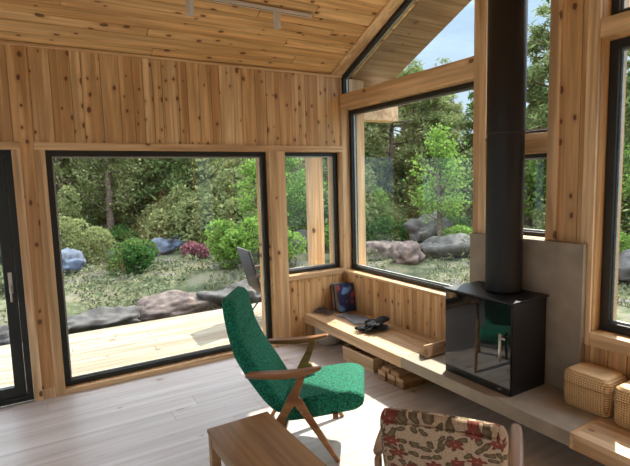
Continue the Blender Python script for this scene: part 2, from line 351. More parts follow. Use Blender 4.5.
# openings
WB = dict(w1=(-1.90, 0.0, 0.75, 2.59), w1u=(-1.95, 0.0, 2.70, INF), w2=(-2.55, -2.02, 1.345, 1.96), w2u=(-2.55, -2.02, 2.10, 3.75),
          w3=(-4.05, -2.888, 0.75, 2.64), w3u=(-4.05, -2.888, 2.76, 3.9), w4=(-6.2, -4.3, 0.75, 2.59))
WA = dict(door=(-4.45, -3.228, 0.0, 2.12), big=(-2.99, -0.94, 0.045, 2.12), small=(-0.75, 0.0, 0.765, 2.12), far=(-5.9, -4.7, 0.045, 2.12))
WC = dict(r1=(-5.85, -3.5, 0.3, 2.6))  # opening added behind the camera to bring in skylight
WD = dict(l1=(-6.1, -3.35, 0.2, 2.7), l2=(-3.05, -0.3, 0.2, 2.7))  # large openings added out of view for more skylight
wall('wall_left', 'knotty pine boarded wall with the wide picture window', fnA, XL, 0.0, flat, list(WA.values()), m_wallv_a)
wall('wall_right', 'knotty pine boarded gable wall behind the stove', fnB, YE, 0.0, ceil, list(WB.values()), m_wallv_b)
wall('wall_rear', 'pine boarded wall behind the camera', fnC, XL, 0.0, flat, list(WC.values()), m_wallv_a)
wall('wall_far', 'pine boarded end wall left of the camera', fnD, YE, 0.0, ceil, list(WD.values()), m_wallv_b)
# corner posts
tag(MB().box((0, 0, -0.1), (TH, TH, H0 - 0.02), (0.5, 0.3, 0)).build('trim_1', m_cas_z, bevel=0.003), 'square pine corner post between the small and the large window', 'trim', kind='structure')
# ceiling + roof
def slopeboards(name, label, y0, y1, x0, x1, m, wd, dz0=0.0, th=0.02, cat='ceiling', kind='structure', lens=(2.2, 4.0)):
    mb = MB(); y = y0; sgn = 1 if y1 > y0 else -1
    while (y1 - y) * sgn > 1e-4:
        yn = y + sgn * min(wd * random.choice([0.85, 1, 1.0, 1.2]), abs(y1 - y)); x = x0 - random.uniform(0, 2)
        if x1 - x0 < 2: x = x0
        while x < x1:
            xn = x + random.uniform(*lens) if x1 - x0 > 2 else x1
            xa, xb = max(x, x0), min(xn, x1); g = 0.0032
            if xb - xa > 0.01:
                t = mb.rt(); A = [(xa + g, y + g * sgn), (xb - g, y + g * sgn), (xb - g, yn - g * sgn), (xa + g, yn - g * sgn)]
                mb.prism(A, lambda a, b, d: (a, b, (H0 - SL * b if sgn * 0 == 0 and (b > YR + 1e-6 or (b == YR)) and y0 > YR - 0.5 and y1 > YR - 1e-3 or (y0 > YR and y1 > YR) else H0 - SL * (YE - b)) + dz0 + d), 0.0, th, t)
            x = xn
        y = yn
    return tag(mb.build(name, m), label, cat, kind=kind)
slopeboards('ceiling', 'sloping ceiling of knotty pine boards', 0.0, YR, XL, 0.17, m_ceil, 0.105)
slopeboards('ceiling_rear', 'other slope of the pine ceiling behind the camera', YE, YR - 0.001, XL, 0.17, m_ceil, 0.105)
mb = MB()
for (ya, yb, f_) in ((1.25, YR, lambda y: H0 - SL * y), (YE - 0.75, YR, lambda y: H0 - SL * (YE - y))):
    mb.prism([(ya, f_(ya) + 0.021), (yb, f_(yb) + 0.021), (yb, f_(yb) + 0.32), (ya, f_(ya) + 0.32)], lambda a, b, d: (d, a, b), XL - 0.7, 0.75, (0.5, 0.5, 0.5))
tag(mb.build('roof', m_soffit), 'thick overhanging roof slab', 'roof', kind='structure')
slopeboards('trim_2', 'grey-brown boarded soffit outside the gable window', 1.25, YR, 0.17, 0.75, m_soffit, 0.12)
# ceiling cover strip along the gable
mb = MB(); mb.prism([(0.0, H0 - 0.016), (YR, ceil(YR) - 0.016), (YR, ceil(YR) - 0.001), (0.0, H0 - 0.001)], fnB, -0.15, -0.001, (0.9, 0.2, 0))
tag(mb.build('trim_3', m_cas_y, bevel=0.002), 'sloping pine cover board where ceiling meets gable glass', 'trim', kind='structure')
# floor
def boards(name, label, x0, x1, y0, y1, z0, z1, m, wd, gap, cat, kind='structure'):
    mb = MB(); y = y0
    while y < y1 - 0.005:
        yn = min(y + wd, y1); x = x0 - random.uniform(0, 2.5)
        while x < x1:
            xn = x + random.uniform(2.2, 3.6); xa, xb = max(x, x0), min(xn, x1)
            if xb - xa > 0.02: mb.box((xa + gap, y + gap, z0), (xb - gap, yn - gap, z1))
            x = xn
        y = yn
    return tag(mb.build(name, m), label, cat, kind=kind)
boards('floor', 'pale whitewashed wide plank floor', XL, 0.0, YE, 0.0, -0.03, 0.0, m_floor, 0.185, 0.0009, 'floor')
tag(MB().box((XL - .3, YE - .3, -0.2), (0.32, 0.32, -0.03)).build('floor_slab', m_conc), 'dark slab under the floor planks', 'floor', kind='structure')
boards('deck', 'sunlit pale timber terrace outside the wide window', -8.0, 1.6, 0.325, 2.35, -0.16, -0.12, m_deck, 0.125, 0.003, 'deck')
# ------------------------------------------------------------------ windows
def inset(P, d):
    n = len(P); out_ = []
    cx = sum(p[0] for p in P) / n; cy = sum(p[1] for p in P) / n
    lines = []
    for i in range(n):
        a = Vector(P[i]); b = Vector(P[(i + 1) % n]); e = (b - a).normalized(); nn = Vector((-e.y, e.x))
        if nn.dot(Vector((cx, cy)) - a) < 0: nn = -nn
        lines.append((a + nn * d, e))
    for i in range(n):
        p, e = lines[i - 1]; q, g = lines[i]
        den = e.x * g.y - e.y * g.x; t = ((q.x - p.x) * g.y - (q.y - p.y) * g.x) / den
        v = p + e * t; out_.append((v.x, v.y))
    return out_
wn = [0]
def window(poly, fn, label, fw=0.055, d0=0.10, name=None, bars=True):
    wn[0] += 1
    cx = sum(p[0] for p in poly) / len(poly); cz = min(p[1] for p in poly)
    o = thing(name or 'window_%d' % wn[0], label, 'window', fn(cx, cz, d0 + .03), world=True, kind='structure')
    P = inset(poly, 0.002); I = inset(poly, fw); J = inset(poly, fw + 0.014)
    mb = MB(); mb.ring(P, I, fn, d0, d0 + 0.075); mb.build('window_frame', m_black, o, bevel=0.003)
    mb = MB(); mb.ring(inset(poly, fw + .0005), J, fn, d0 + 0.030, d0 + 0.050); mb.build('glazing_spacer', m_spacer, o)
    mb = MB(); mb.prism(inset(poly, fw - 0.01), fn, d0 + 0.036, d0 + 0.042); mb.build('glass_pane', m_glass, o)
    return o
def rect(o): return [(o[0], o[2]), (o[1], o[2]), (o[1], o[3]), (o[0], o[3])]
w_small = window(rect(WA['small']), fnA, 'small fixed window next to the corner, left wall', 0.04)
w_big = window(rect(WA['big']), fnA, 'wide floor-length picture window onto the terrace', 0.05, d0=0.06)
w_1 = window(rect(WB['w1']), fnB, 'large fixed window above the pine bench, gable wall', 0.045)
a0_, a1_ = WB['w1u'][:2]
w_1u = window([(a0_, 2.70), (a1_, 2.70), (a1_, ceil(a1_) - 0.002), (a0_, ceil(a0_) - 0.002)], fnB, 'sloping gable window above the large window', 0.05, d0=0.002)
w_2 = window(rect(WB['w2']), fnB, 'narrow low window behind the flue pipe', 0.03)
w_2u = window(rect(WB['w2u']), fnB, 'narrow tall upper window behind the flue pipe', 0.03)
w_3 = window(rect(WB['w3']), fnB, 'large window above the baskets, right edge', 0.06)
w_3u = window([(-4.05, 2.76), (-2.888, 2.76), (-2.888, 3.9), (-4.05, 3.9)], fnB, 'upper gable window above the transom, right edge', 0.05)
for k, fn, t in (('w4', fnB, 'gable window beside the camera'),): window(rect(WB[k]), fn, t)
window(rect(WA['far']), fnA, 'tall window left of the terrace door')
for k in WC: window(rect(WC[k]), fnC, 'added unseen window behind the camera, lets in fill light')  # unseen, put in to brighten the room
for k in WD: window(rect(WD[k]), fnD, 'added unseen fill-light window in the far end wall, ' + ('rear' if k == 'l1' else 'front'))  # unseen pair, put in as fill for the interior
# terrace door
d = thing('door_1', 'black-framed glazed terrace door at the left edge', 'door', (-3.84, 0.06, 0), world=True, kind='structure')
P = rect(WA['door'])
mb = MB(); mb.ring(inset(P, 0.002), inset(P, 0.05), fnA, 0.04, 0.14); mb.build('door_frame', m_black, d, bevel=0.003)
P2 = inset(P, 0.052); mb = MB(); mb.ring(P2, inset(P2, 0.085), fnA, 0.05, 0.11); mb.build('door_sash', m_black, d, bevel=0.003)
mb = MB(); mb.prism(inset(P2, 0.075), fnA, 0.078, 0.084); mb.build('glass_pane', m_glass, d)
mb = MB(); mb.box((-3.335, 0.042, 0.94), (-3.305, 0.05, 1.12)); h = mb.build('handle_plate', m_steel, d, bevel=0.004)
mb = MB(); mb.tube([(-3.32, 0.045, 1.0), (-3.32, 0.0, 1.0)], 0.009); mb.tube([(-3.32, 0.0, 1.005), (-3.322, -0.002, 0.88)], 0.009); mb.build('lever', m_steel, h, smooth=True)
# casings
def cas(parts, name, label, m, fn, d0=-0.016, d1=-0.0005, bevel=0.002, col=(0.6, .3, 0)):
    mb = MB()
    for (a, b, c, e) in parts: mb.prism([(a, c), (b, c), (b, e), (a, e)], fn, d0, d1, (random.random(), random.random(), 0))
    return tag(mb.build(name, m, bevel=bevel), label, 'trim', kind='structure')
cas([(-3.228, -3.165, 0.0, 2.12)], 'trim_4', 'pine casing upright right of the terrace door', m_cas_z, fnA)
cas([(-3.068, -2.99, 0.0, 2.12)], 'trim_5', 'pine casing upright left of the wide window', m_cas_z, fnA)
cas([(-3.164, -3.069, 0.0, 0.09)], 'trim_6', 'small pine plinth block between door and window casings', m_cas_z, fnA, -0.012)
cas([(-4.6, -3.165, 2.12, 2.182)], 'trim_7', 'pine head casing over the terrace door', m_cas_x, fnA)
cas([(-3.068, 0.0, 2.12, 2.182)], 'trim_8', 'long pine head casing over the wide and small windows', m_cas_x, fnA)
cas([(-0.94, -0.75, 0.0, 2.12)], 'trim_9', 'broad pine post casing between the wide and small windows', m_cas_z, fnA)
cas([(-0.75, 0.0, 0.715, 0.765)], 'trim_10', 'pine sill edge under the small window', m_cas_x, fnA)
cas([(-2.99, -0.94, 0.0, 0.0455)], 'trim_11', 'low pine threshold under the wide window', m_cas_x, fnA, -0.012)
cas([(-1.90, -0.0, 0.725, 0.75)], 'trim_12', 'pine sill edge under the large gable window', m_cas_y, fnB, -0.012)
cas([(-1.90, -0.0, 2.59, 2.76)], 'trim_13', 'pine transom beam across the gable glazing', m_cas_y, fnB, -0.014)
cas([(-2.02, -1.90, 1.343, 4.0 - 0.5)], 'trim_14', 'pine post casing left of the flue pipe', m_cas_z, fnB, -0.015)
cas([(-2.55, -2.02, 1.96, 2.10)], 'trim_15', 'short pine rail behind the flue pipe', m_cas_y, fnB, -0.013)
cas([(-2.63, -2.55, 1.343, 4.15)], 'trim_16', 'pine casing upright right of the flue pipe', m_cas_z, fnB, -0.016)
cas([(-2.888, -2.81, 0.66, 4.2)], 'trim_17', 'pine casing upright left of the right-hand window', m_cas_z, fnB, -0.016)
cas([(-4.15, -2.889, 2.64, 2.76)], 'trim_18', 'pine transom of the right-hand window', m_cas_y, fnB, -0.014)
cas([(-4.15, -2.889, 0.66, 0.75)], 'trim_19', 'pine sill board of the right-hand window', m_cas_y, fnB, -0.014)
cas([(-0.0155, -0.0005, 2.185, H0 - 0.03)], 'trim_20', 'thin pine upright in the corner above the windows', m_cas_z, fnB, -0.016)
cas([(XL, -0.0, H0 - 0.022, H0 - 0.002)], 'trim_21', 'thin pine strip where ceiling meets left wall', m_cas_x, fnA, -0.03)

# exterior beam stub
tag(MB().box((TH + 0.001, 0.02, 2.50), (0.86, 0.20, 2.74)).build('trim_22', m_bench, bevel=0.004), 'pine purlin end carrying the roof overhang outside', 'beam', kind='structure')

# ------------------------------------------------------------------ benches, hearth, stove
def one(mb, name, m, label, cat, group=None, **k): return solo(mb.build(name, m, **k), label, cat, group)
mb = MB()
for i in range(4): mb.box((-0.56 + i * 0.139, -1.625, 0.212), (-0.56 + (i + 1) * 0.139 - 0.0008, -0.002, 0.31))
one(mb, 'wall_bench', m_bench, 'long low pine bench under the corner windows', 'bench', bevel=0.0012)
hb = thing('hearth', 'grey concrete hearth shelf and backsplash under and behind the stove', 'hearth', (-0.3, -2.36, 0.22), world=True)
MB().box((-0.56, -3.095, 0.218), (-0.002, -1.627, 0.31)).build('hearth_slab', m_conc, hb, bevel=0.004)
MB().box((-0.06, -2.857, 0.3105), (-0.002, -1.914, 1.342)).build('backsplash', m_conc, hb, bevel=0.003)
mb = MB()
for i in range(4): mb.box((-0.56 + i * 0.139, -4.8, 0.212), (-0.56 + (i + 1) * 0.139 - 0.0008, -3.120, 0.31))
pb = one(mb, 'wall_bench', m_bench, 'low pine bench under the baskets at the right edge', 'bench', bevel=0.0012)
MBe = MB().box((-0.56, -3.119, 0.212), (-0.004, -3.0965, 0.3105), (0.2, .3, 0)); 
e = MBe.build('edge_strip', m_cas_x, None, bevel=0.001); e.data.transform(Matrix.Translation(-pb.location)); e.parent = pb
# stove
st = thing('wood_stove', 'black box wood stove with a dark glass door on the concrete hearth', 'stove', (-0.27, -2.33, 0.31), world=True)
X0, X1, Y0, Y1 = -0.465, -0.085, -2.622, -2.035
MB().box((X0 + 0.018, Y0, 0.3105), (X1, Y1, 0.945)).build('stove_body', m_stove, st, bevel=0.003)
MB().box((X0 - 0.012, Y0 - 0.012, 0.952), (X1 + 0.012, Y1 + 0.012, 0.965)).build('top_plate', m_stove, st, bevel=0.002)
dr = MB().box((X0 - 0.002, Y0 + 0.002, 0.365), (X0 + 0.016, Y1 - 0.002, 0.943)).build('glass_door', m_sglass, st, bevel=0.002)
MB().box((X0, Y0 + 0.002, 0.3115), (X0 + 0.016, Y1 - 0.002, 0.361)).build('ash_drawer', m_stove, st, bevel=0.002)
mb = MB(); mb.tube([(X0 - 0.038, -2.562, 0.555), (X0 - 0.038, -2.562, 0.745)], 0.009, 12); mb.build('handle', m_steel, dr, smooth=True)
mb = MB(); mb.tube([(X0 - 0.002, -2.562, 0.72), (X0 - 0.04, -2.562, 0.72)], 0.008, 10); mb.tube([(X0 - 0.038, -2.562, 0.72), (X0 - 0.038, -2.60, 0.715)], 0.006, 10); mb.build('handle_bracket', m_steel, dr, smooth=True)
MB().box((X0 - 0.004, -2.55, 0.337), (X0 + 0.0, -2.52, 0.343)).build('drawer_latch', m_steel, st)
px_, py_, pr_ = -0.202, -2.352, 0.128
mb = MB(); n = 48
def circ(r_, z): return [(px_ + r_ * math.cos(2 * math.pi * k / n), py_ + r_ * math.sin(2 * math.pi * k / n), z) for k in range(n)]
mb.loft([circ(pr_, 0.966), circ(pr_, 0.98), circ(pr_, 2.095), circ(pr_, 2.1), circ(pr_ + 0.002, 2.101), circ(pr_ + 0.002, 2.106), circ(pr_ + 0.002, 3.975)])
fl = mb.build('flue_pipe', m_pipe, None, smooth=True); 
for pl in fl.data.polygons:
    if len(pl.vertices) > 4: pl.use_smooth = False
fl.data.transform(Matrix.Translation(-st.location)); fl.parent = st
# log on hearth
mb = MB(); mb.loft([[(x, -1.735 + a * s_ + 0.0 * x, 0.3115 + b * s_) for a, b in ((-0.055, 0.0), (0.055, 0.0), (0.052, 0.02), (0.01, 0.095), (-0.012, 0.098), (-0.06, 0.02))] for x, s_ in ((-0.405, 0.96), (-0.40, 1.0), (-0.25, 0.98), (-0.12, 1.0))], tone=(0.3, 0.4, 0))
one(mb, 'firewood_log', m_fire, 'split triangular birch log on the hearth left of the stove', 'firewood')

# ------------------------------------------------------------------ rounded shapes
def rr(hx, hy, rad, n=5):
    pts = []
    for sx, sy, a0 in ((1, 1, 0), (-1, 1, 90), (-1, -1, 180), (1, -1, 270)):
        for k in range(n + 1):
            a = math.radians(a0 + 90 * k / n); pts.append((sx * (hx - rad) + rad * math.cos(a), sy * (hy - rad) + rad * math.sin(a)))
    return pts
def basket(loc, hx, hy, h, label, group, rz=0.0):
    b = thing('woven_basket', label, 'basket', loc, rz, group)
    sec = [(0.0, 0.90, 0.88), (0.006, 0.94, 0.93), (0.03, 0.975, 0.97), (h * 0.35, 0.99, 0.985), (h * 0.64, 0.98, 0.98)]
    mb = MB(); mb.loft([[(x * sx, y * sy, z + 0.001) for x, y in rr(hx, hy, 0.045)] for z, sx, sy in sec])
    mb.build('basket_body', m_wick, b, smooth=True)
    sec = [(h * 0.645, 1.0, 1.0), (h * 0.70, 1.005, 1.005), (h * 0.82, 1.0, 1.0), (h * 0.91, 0.96, 0.955), (h * 0.965, 0.88, 0.86), (h * 0.99, 0.72, 0.70), (h, 0.4, 0.4)]
    mb = MB(); mb.loft([[(x * sx, y * sy, z) for x, y in rr(hx, hy, 0.05)] for z, sx, sy in sec])
    mb.build('lid', m_wick, b, smooth=True)
    return b
basket((-0.133, -2.998, 0.3105), 0.122, 0.152, 0.245, 'lidded woven basket at the end of the concrete hearth, nearer the stove', 'lidded woven baskets')
basket((-0.143, -3.325, 0.3105), 0.128, 0.155, 0.245, 'lidded woven basket on the pine bench, cut by the right picture edge', 'lidded woven baskets', 0.03)
# basket under bench
bk = thing('storage_basket', 'pale round basket on the floor under the pine bench near the corner', 'basket', (-0.36, -0.19, 0.0))
n = 28
def cr_(r_, z): return [(r_ * math.cos(2 * math.pi * k / n), r_ * math.sin(2 * math.pi * k / n), z) for k in range(n)]
mb = MB(); mb.loft([cr_(0.12, 0.001), cr_(0.14, 0.012), cr_(0.158, 0.08), cr_(0.162, 0.19), cr_(0.154, 0.192), cr_(0.15, 0.08), cr_(0.12, 0.02)]); mb.build('basket_body', m_cream, bk, smooth=True)
# wooden crate under bench and stacked wood
cr = thing('wooden_crate', 'low pine box on the floor under the bench', 'box', (-0.37, -0.93, 0.0), 0.05)
MB().box((-0.13, -0.22, 0.001), (0.13, 0.22, 0.012)).build('bottom_board', m_fire, cr)
for (a, b) in (((-0.145, -0.235, 0.002), (-0.131, 0.235, 0.135)), ((0.131, -0.235, 0.002), (0.145, 0.235, 0.135)), ((-0.130, -0.235, 0.002), (0.130, -0.221, 0.135)), ((-0.130, 0.221, 0.002), (0.130, 0.235, 0.135))):
    MB().box(a, b).build('side_board', m_bench, cr, bevel=0.001)
for i, (x, y, z, rz, L_) in enumerate([(-0.05, -0.02, 0.014, 0.05, 0.36), (0.02, 0.0, 0.014, -0.03, 0.38), (0.08, -0.01, 0.014, 0.02, 0.36)]):
    mb = MB(); mb.loft([[(a, yy, b) for a, b in ((-0.028, 0), (0.028, 0), (0.02, 0.05), (-0.015, 0.055))] for yy in (-L_ / 2, L_ / 2)], tone=(random.random(), random.random(), 0))
    o = mb.build('kindling_stick', m_fire); o.location = (-0.37 + x, -0.93 + y, z); o.rotation_euler = (0, 0, rz + .05)
    tag(o, ['kindling stick at the front of the low pine box', 'kindling stick in the middle of the low pine box', 'kindling stick at the wall side of the low pine box'][i], 'firewood', 'kindling in the box')
k = 0
for z_, row in ((0.001, 3), (0.046, 3), (0.092, 2)):
    for i in range(row):
        mb = MB(); mb.box((-0.16, -0.05, 0), (0.16, 0.05, 0.042), (random.random() * (0.3 if z_ < .02 else 1), random.random(), 0))
        o = mb.build('wood_offcut', m_fire if z_ > .02 else m_tabw, bevel=0.004); o.location = (-0.38 + 0.01 * (k % 3), -1.34 - 0.112 * i + (0.0 if row == 3 else -0.05), z_); o.rotation_euler = (0, 0, 0.04 * math.sin(k * 2.1)); k += 1
        pos = ['left', 'middle', 'right'][i] if row == 3 else ['left', 'right'][i]
        tag(o, '%s wood offcut in the %s layer of the stack under the hearth joint' % (pos, {0.001: 'bottom', 0.046: 'second', 0.092: 'top'}[z_]), 'firewood', 'wood offcuts stacked under the bench')

# ------------------------------------------------------------------ books, magazines, gloves
def covermat(name, stops, scale=6, mode='z'):
    m, nt, bs = mat(name); L = nt.links.new
    tc = nt.nodes.new('ShaderNodeTexCoord'); n = nt.nodes.new('ShaderNodeTexNoise'); n.inputs['Scale'].default_value = scale; n.inputs['Detail'].default_value = 1.5; L(tc.outputs['Object'], n.inputs[0])
    rp = ramp(nt, stops, n.outputs[0]); L(rp.outputs[0], bs.inputs['Base Color']); bs.inputs['Roughness'].default_value = 0.35; return m
cov = [covermat('red_book_cover', [(0.4, (0.30, 0.03, 0.02)), (0.6, (0.20, 0.02, 0.02))]), covermat('pale_book_cover', [(0.4, (0.45, 0.46, 0.46)), (0.6, (0.10, 0.14, 0.22))]),
       covermat('black_book_cover', [(0.4, (0.02, 0.02, 0.03)), (0.6, (0.07, 0.06, 0.05))]), covermat('grey_book_cover', [(0.4, (0.30, 0.32, 0.28)), (0.6, (0.16, 0.15, 0.12))]),
       covermat('tan_book_cover', [(0.4, (0.50, 0.30, 0.13)), (0.6, (0.38, 0.24, 0.12))]),
       covermat('blue_pictorial_cover', [(0.38, (0.16, 0.30, 0.60)), (0.46, (0.02, 0.035, 0.12)), (0.54, (0.02, 0.03, 0.10)), (0.60, (0.40, 0.07, 0.07)), (0.68, (0.22, 0.03, 0.03))], 6)]
specs = [(0.026, 0.29, 0, 'red-backed book at the wall end of the row on the bench'), (0.022, 0.31, 1, 'pale-backed book second from the wall in the row'), (0.028, 0.305, 2, 'black-backed book in the middle of the row on the bench'),
         (0.022, 0.30, 3, 'grey-backed book between the black and the tan one'), (0.026, 0.30, 4, 'tan-backed book behind the large blue and red book'), (0.026, 0.315, 5, 'large blue book with a red picture, front of the row')]
y = -0.062
for th, hh, ci, lab in specs:
    b = thing('book', lab, 'book', (-0.119, y - th / 2, 0.3115 + 0.003), 0, 'books leaning in the bench corner')
    b.rotation_euler = (math.radians(-9), 0, 0)
    wd = 0.21 if ci < 5 else 0.225
    mb = MB(); mb.box((-wd / 2, th / 2 - 0.002, 0), (wd / 2, th / 2, hh)); mb.box((-wd / 2, -th / 2, 0), (wd / 2, -th / 2 + 0.002, hh)); mb.box((-wd / 2, -th / 2 + .002, 0), (-wd / 2 + 0.002, th / 2 - .002, hh)); mb.build('cover', cov[ci], b)
    MB().box((-wd / 2 + 0.003, -th / 2 + 0.0025, 0.003), (wd / 2 - 0.004, th / 2 - 0.0025, hh - 0.004)).build('pages', m_page, b)
    y -= th + 0.004
mgc = [covermat('magazine_grey', [(0.4, (0.30, 0.31, 0.33)), (0.6, (0.14, 0.15, 0.17))]), covermat('magazine_blue', [(0.4, (0.20, 0.26, 0.34)), (0.6, (0.34, 0.34, 0.34))])]
for i, (x, y, rz, lab) in enumerate([(-0.20, -0.42, 0.12, 'grey magazine lying nearest the books, bottom of two'), (-0.22, -0.56, -0.25, 'blue-grey magazine lying half under the black gloves')]):
    mb = MB(); mb.prism(rr(0.105, 0.145, 0.004, 1), lambda a, b, d_: (a, b, d_), 0, 0.006); o = mb.build('magazine', mgc[i]); o.location = (x, y, 0.3112 + 0.0065 * i); o.rotation_euler = (0, 0, rz)
    tag(o, lab, 'magazine', 'magazines on the bench')
def glove(loc, rz, label, flip=1):
    g = thing('glove', label, 'glove', loc, rz, 'pair of black gloves'); g.scale = (1.25, 1.3, 1.25)
    mb = MB(); secs = [(-0.12, 0.040, 0.014), (-0.10, 0.046, 0.020), (-0.04, 0.044, 0.021), (0.0, 0.048, 0.022), (0.04, 0.05, 0.020), (0.06, 0.046, 0.014), (0.07, 0.03, 0.006)]
    mb.loft([[(x, hw * math.cos(2 * math.pi * k / 16), 0.022 + hh * math.sin(2 * math.pi * k / 16)) for k in range(16)] for x, hw, hh in secs])
    for i, (yy, ln, sp) in enumerate([(-0.036, 0.055, -0.25), (-0.013, 0.075, -0.07), (0.012, 0.078, 0.06), (0.035, 0.06, 0.2)]):
        p = Vector((0.05, yy, 0.02)); dd = Vector((math.cos(sp), math.sin(sp), 0.08 * (i - 1)))
        mb.tube([p, p + dd * ln * 0.55, p + dd * ln + Vector((0, 0, -0.004)), p + dd * (ln + 0.008) + Vector((0, 0, -0.005))], [0.0125, 0.012, 0.010, 0.004], 10)
    p = Vector((-0.01, 0.035 * flip, 0.02)); mb.tube([p, p + Vector((0.03, 0.035 * flip, 0.004)), p + Vector((0.065, 0.045 * flip, 0)), p + Vector((0.072, 0.046 * flip, 0))], [0.016, 0.014, 0.011, 0.004], 10)
    mb.build('glove_body', m_blackc, g, smooth=True)
    mb = MB(); mb.loft([[(x, hw * math.cos(2 * math.pi * k / 16), 0.022 + hh * math.sin(2 * math.pi * k / 16)) for k in range(16)] for x, hw, hh in ((-0.128, 0.042, 0.0165), (-0.116, 0.043, 0.018))]); mb.build('cuff_edge', m_tealc, g, smooth=True)
    return g
glove((-0.33, -0.93, 0.319), 2.6, 'black glove with fingers towards the bench edge, lower of the pair')
g2 = glove((-0.25, -0.93, 0.362), 0.4 + math.pi, 'black glove folded on top of the other glove', -1)
# cord tangle
mb = MB(); pts = [(0.06 * math.cos(t * 1.7) * (0.5 + 0.5 * math.sin(t * 0.7)) , 0.10 * math.sin(t * 1.1 + 0.4), 0.008 + 0.006 * (1 + math.sin(t * 2.3))) for t in [i * 0.22 for i in range(90)]]
mb.tube(pts, 0.0045, 6)
o = mb.build('cord_tangle', plain('grey_brown_cord', (0.16, 0.12, 0.11), 0.8), smooth=True); o.scale = (1.25, 1.2, 2.2); o.location = (-0.38, -0.13, 0.3105); tag(o, 'small tangled dark cord on the bench left of the books', 'cord')

# ------------------------------------------------------------------ track light
tl = thing('track_rail', 'white ceiling track with a black slot', 'track light', (-1.6, -0.74, ceil(-0.74)), world=True)
zt = ceil(-0.74) + 0.0; fa = lambda a, b, d: (d, a, b)
mb = MB(); mb.box((-3.6, -0.76, zt - 0.036), (-0.815, -0.748, zt - 0.010)); mb.box((-3.6, -0.732, zt - 0.036), (-0.815, -0.720, zt - 0.012)); mb.box((-3.6, -0.7479, zt - 0.028), (-0.815, -0.7321, zt - 0.012)); mb.box((-0.824, -0.7479, zt - 0.036), (-0.815, -0.7321, zt - 0.0281))
mb.build('rail_body', m_white, tl, bevel=0.001)
MB().box((-3.59, -0.7475, zt - 0.0352), (-0.83, -0.7325, zt - 0.0282)).build('slot', m_black, tl)
for x, lab in ((-1.165, 'white cylinder spotlight near the right end of the ceiling track'), (-1.93, 'white cylinder spotlight left of the other, at the picture top')):
    s = thing('track_spotlight', lab, 'spotlight', (x, -0.74, zt - 0.163), 0, 'spotlights on the ceiling track')
    mb = MB(); mb.box((-0.035, -0.012, 0.124), (0.035, 0.012, 0.1285)); mb.tube([(0, 0, 0.11), (0, 0, 0.126)], 0.012, 12); mb.build('bracket', m_white, s)
    mb = MB(); n = 24
    mb.loft([cr_i for cr_i in [[(rr_ * math.cos(2 * math.pi * k / n), rr_ * math.sin(2 * math.pi * k / n), z) for k in range(n)] for rr_, z in ((0.022, 0.022), (0.026, -0.01), (0.031, -0.012), (0.032, -0.008), (0.032, 0.116), (0.030, 0.121))]])
    mb.build('lamp_head', m_white, s, smooth=True)

# ------------------------------------------------------------------ green easy chair
def section_loft(secs, nseg=6):
    """secs: (centre s, centre z, tangent angle, half width y, half thickness, corner radius) -> rings"""
    R = []
    for s_, z_, ang, hw, ht, rad in secs:
        ca, sa = math.cos(ang), math.sin(ang); ring = []
        for yy, tt in rr(hw, ht, min(rad, hw * 0.99, ht * 0.99), nseg):
            ring.append((s_ - sa * tt, yy, z_ + ca * tt))
        R.append(ring)
    return R
def plankpath(path, y0, th, name, m, parent, splay=0.0, bevel=0.006):
    mb = MB(); R = []
    for i, (s_, z_, w_) in enumerate(path):
        a = Vector(path[max(0, i - 1)][:2]); b = Vector(path[min(len(path) - 1, i + 1)][:2]); d_ = (b - a).normalized(); nn = Vector((-d_.y, d_.x)) * w_ / 2
        yy = y0 + splay * (0.5 - z_)
        R.append([(s_ + nn.x, yy - th / 2, z_ + nn.y), (s_ + nn.x, yy + th / 2, z_ + nn.y), (s_ - nn.x, yy + th / 2, z_ - nn.y), (s_ - nn.x, yy - th / 2, z_ - nn.y)])
    mb.loft(R); return mb.build(name, m, parent, bevel=bevel)
gc = thing('easy_chair', 'high-back easy chair in green boucle with brown wooden arms and legs', 'chair', (-1.387, -1.94, 0), math.atan2(-0.6, 0.8))
# back cushion
rear = [(-0.40, 0.25), (-0.50, 0.36), (-0.60, 0.51), (-0.685, 0.66), (-0.73, 0.82), (-0.755, 0.96), (-0.768, 1.06)]
frnt = [(-0.33, 0.31), (-0.40, 0.40), (-0.475, 0.52), (-0.565, 0.655), (-0.625, 0.78), (-0.655, 0.90), (-0.675, 1.04)]
hw_ = [0.225, 0.245, 0.255, 0.255, 0.245, 0.232, 0.215]
secs = []
N_ = 40
def interp(arr, t):
    x = t * (len(arr) - 1); i = min(int(x), len(arr) - 2); f_ = x - i
    return tuple(a * (1 - f_) + b * f_ for a, b in zip(arr[i], arr[i + 1])) if hasattr(arr[0], '__len__') else arr[i] * (1 - f_) + arr[i + 1] * f_
def smooth3(arr, t):
    e = 0.04; return tuple((interp(arr, max(0, t - e))[k] + 2 * interp(arr, t)[k] + interp(arr, min(1, t + e))[k]) / 4 for k in (0, 1))
for i in range(N_ + 1):
    t = i / N_; R_, F_ = Vector(smooth3(rear, t)), Vector(smooth3(frnt, t)); c = (R_ + F_) / 2; v = R_ - F_; ht = v.length / 2; hw = interp(hw_, t)
    ang = math.atan2(-v.x, v.y) if False else math.atan2(v.y, v.x) - math.pi / 2
    e = min(t, 1 - t) * N_
    k = {0: 0.62, 1: 0.86, 2: 0.96}.get(int(round(e)), 1.0); k2 = {0: 0.90, 1: 0.965, 2: 0.99}.get(int(round(e)), 1.0)
    secs.append((c.x, c.y, ang, hw * k2, ht * k, 0.042))
mb = MB(); rings = section_loft(secs, 7)
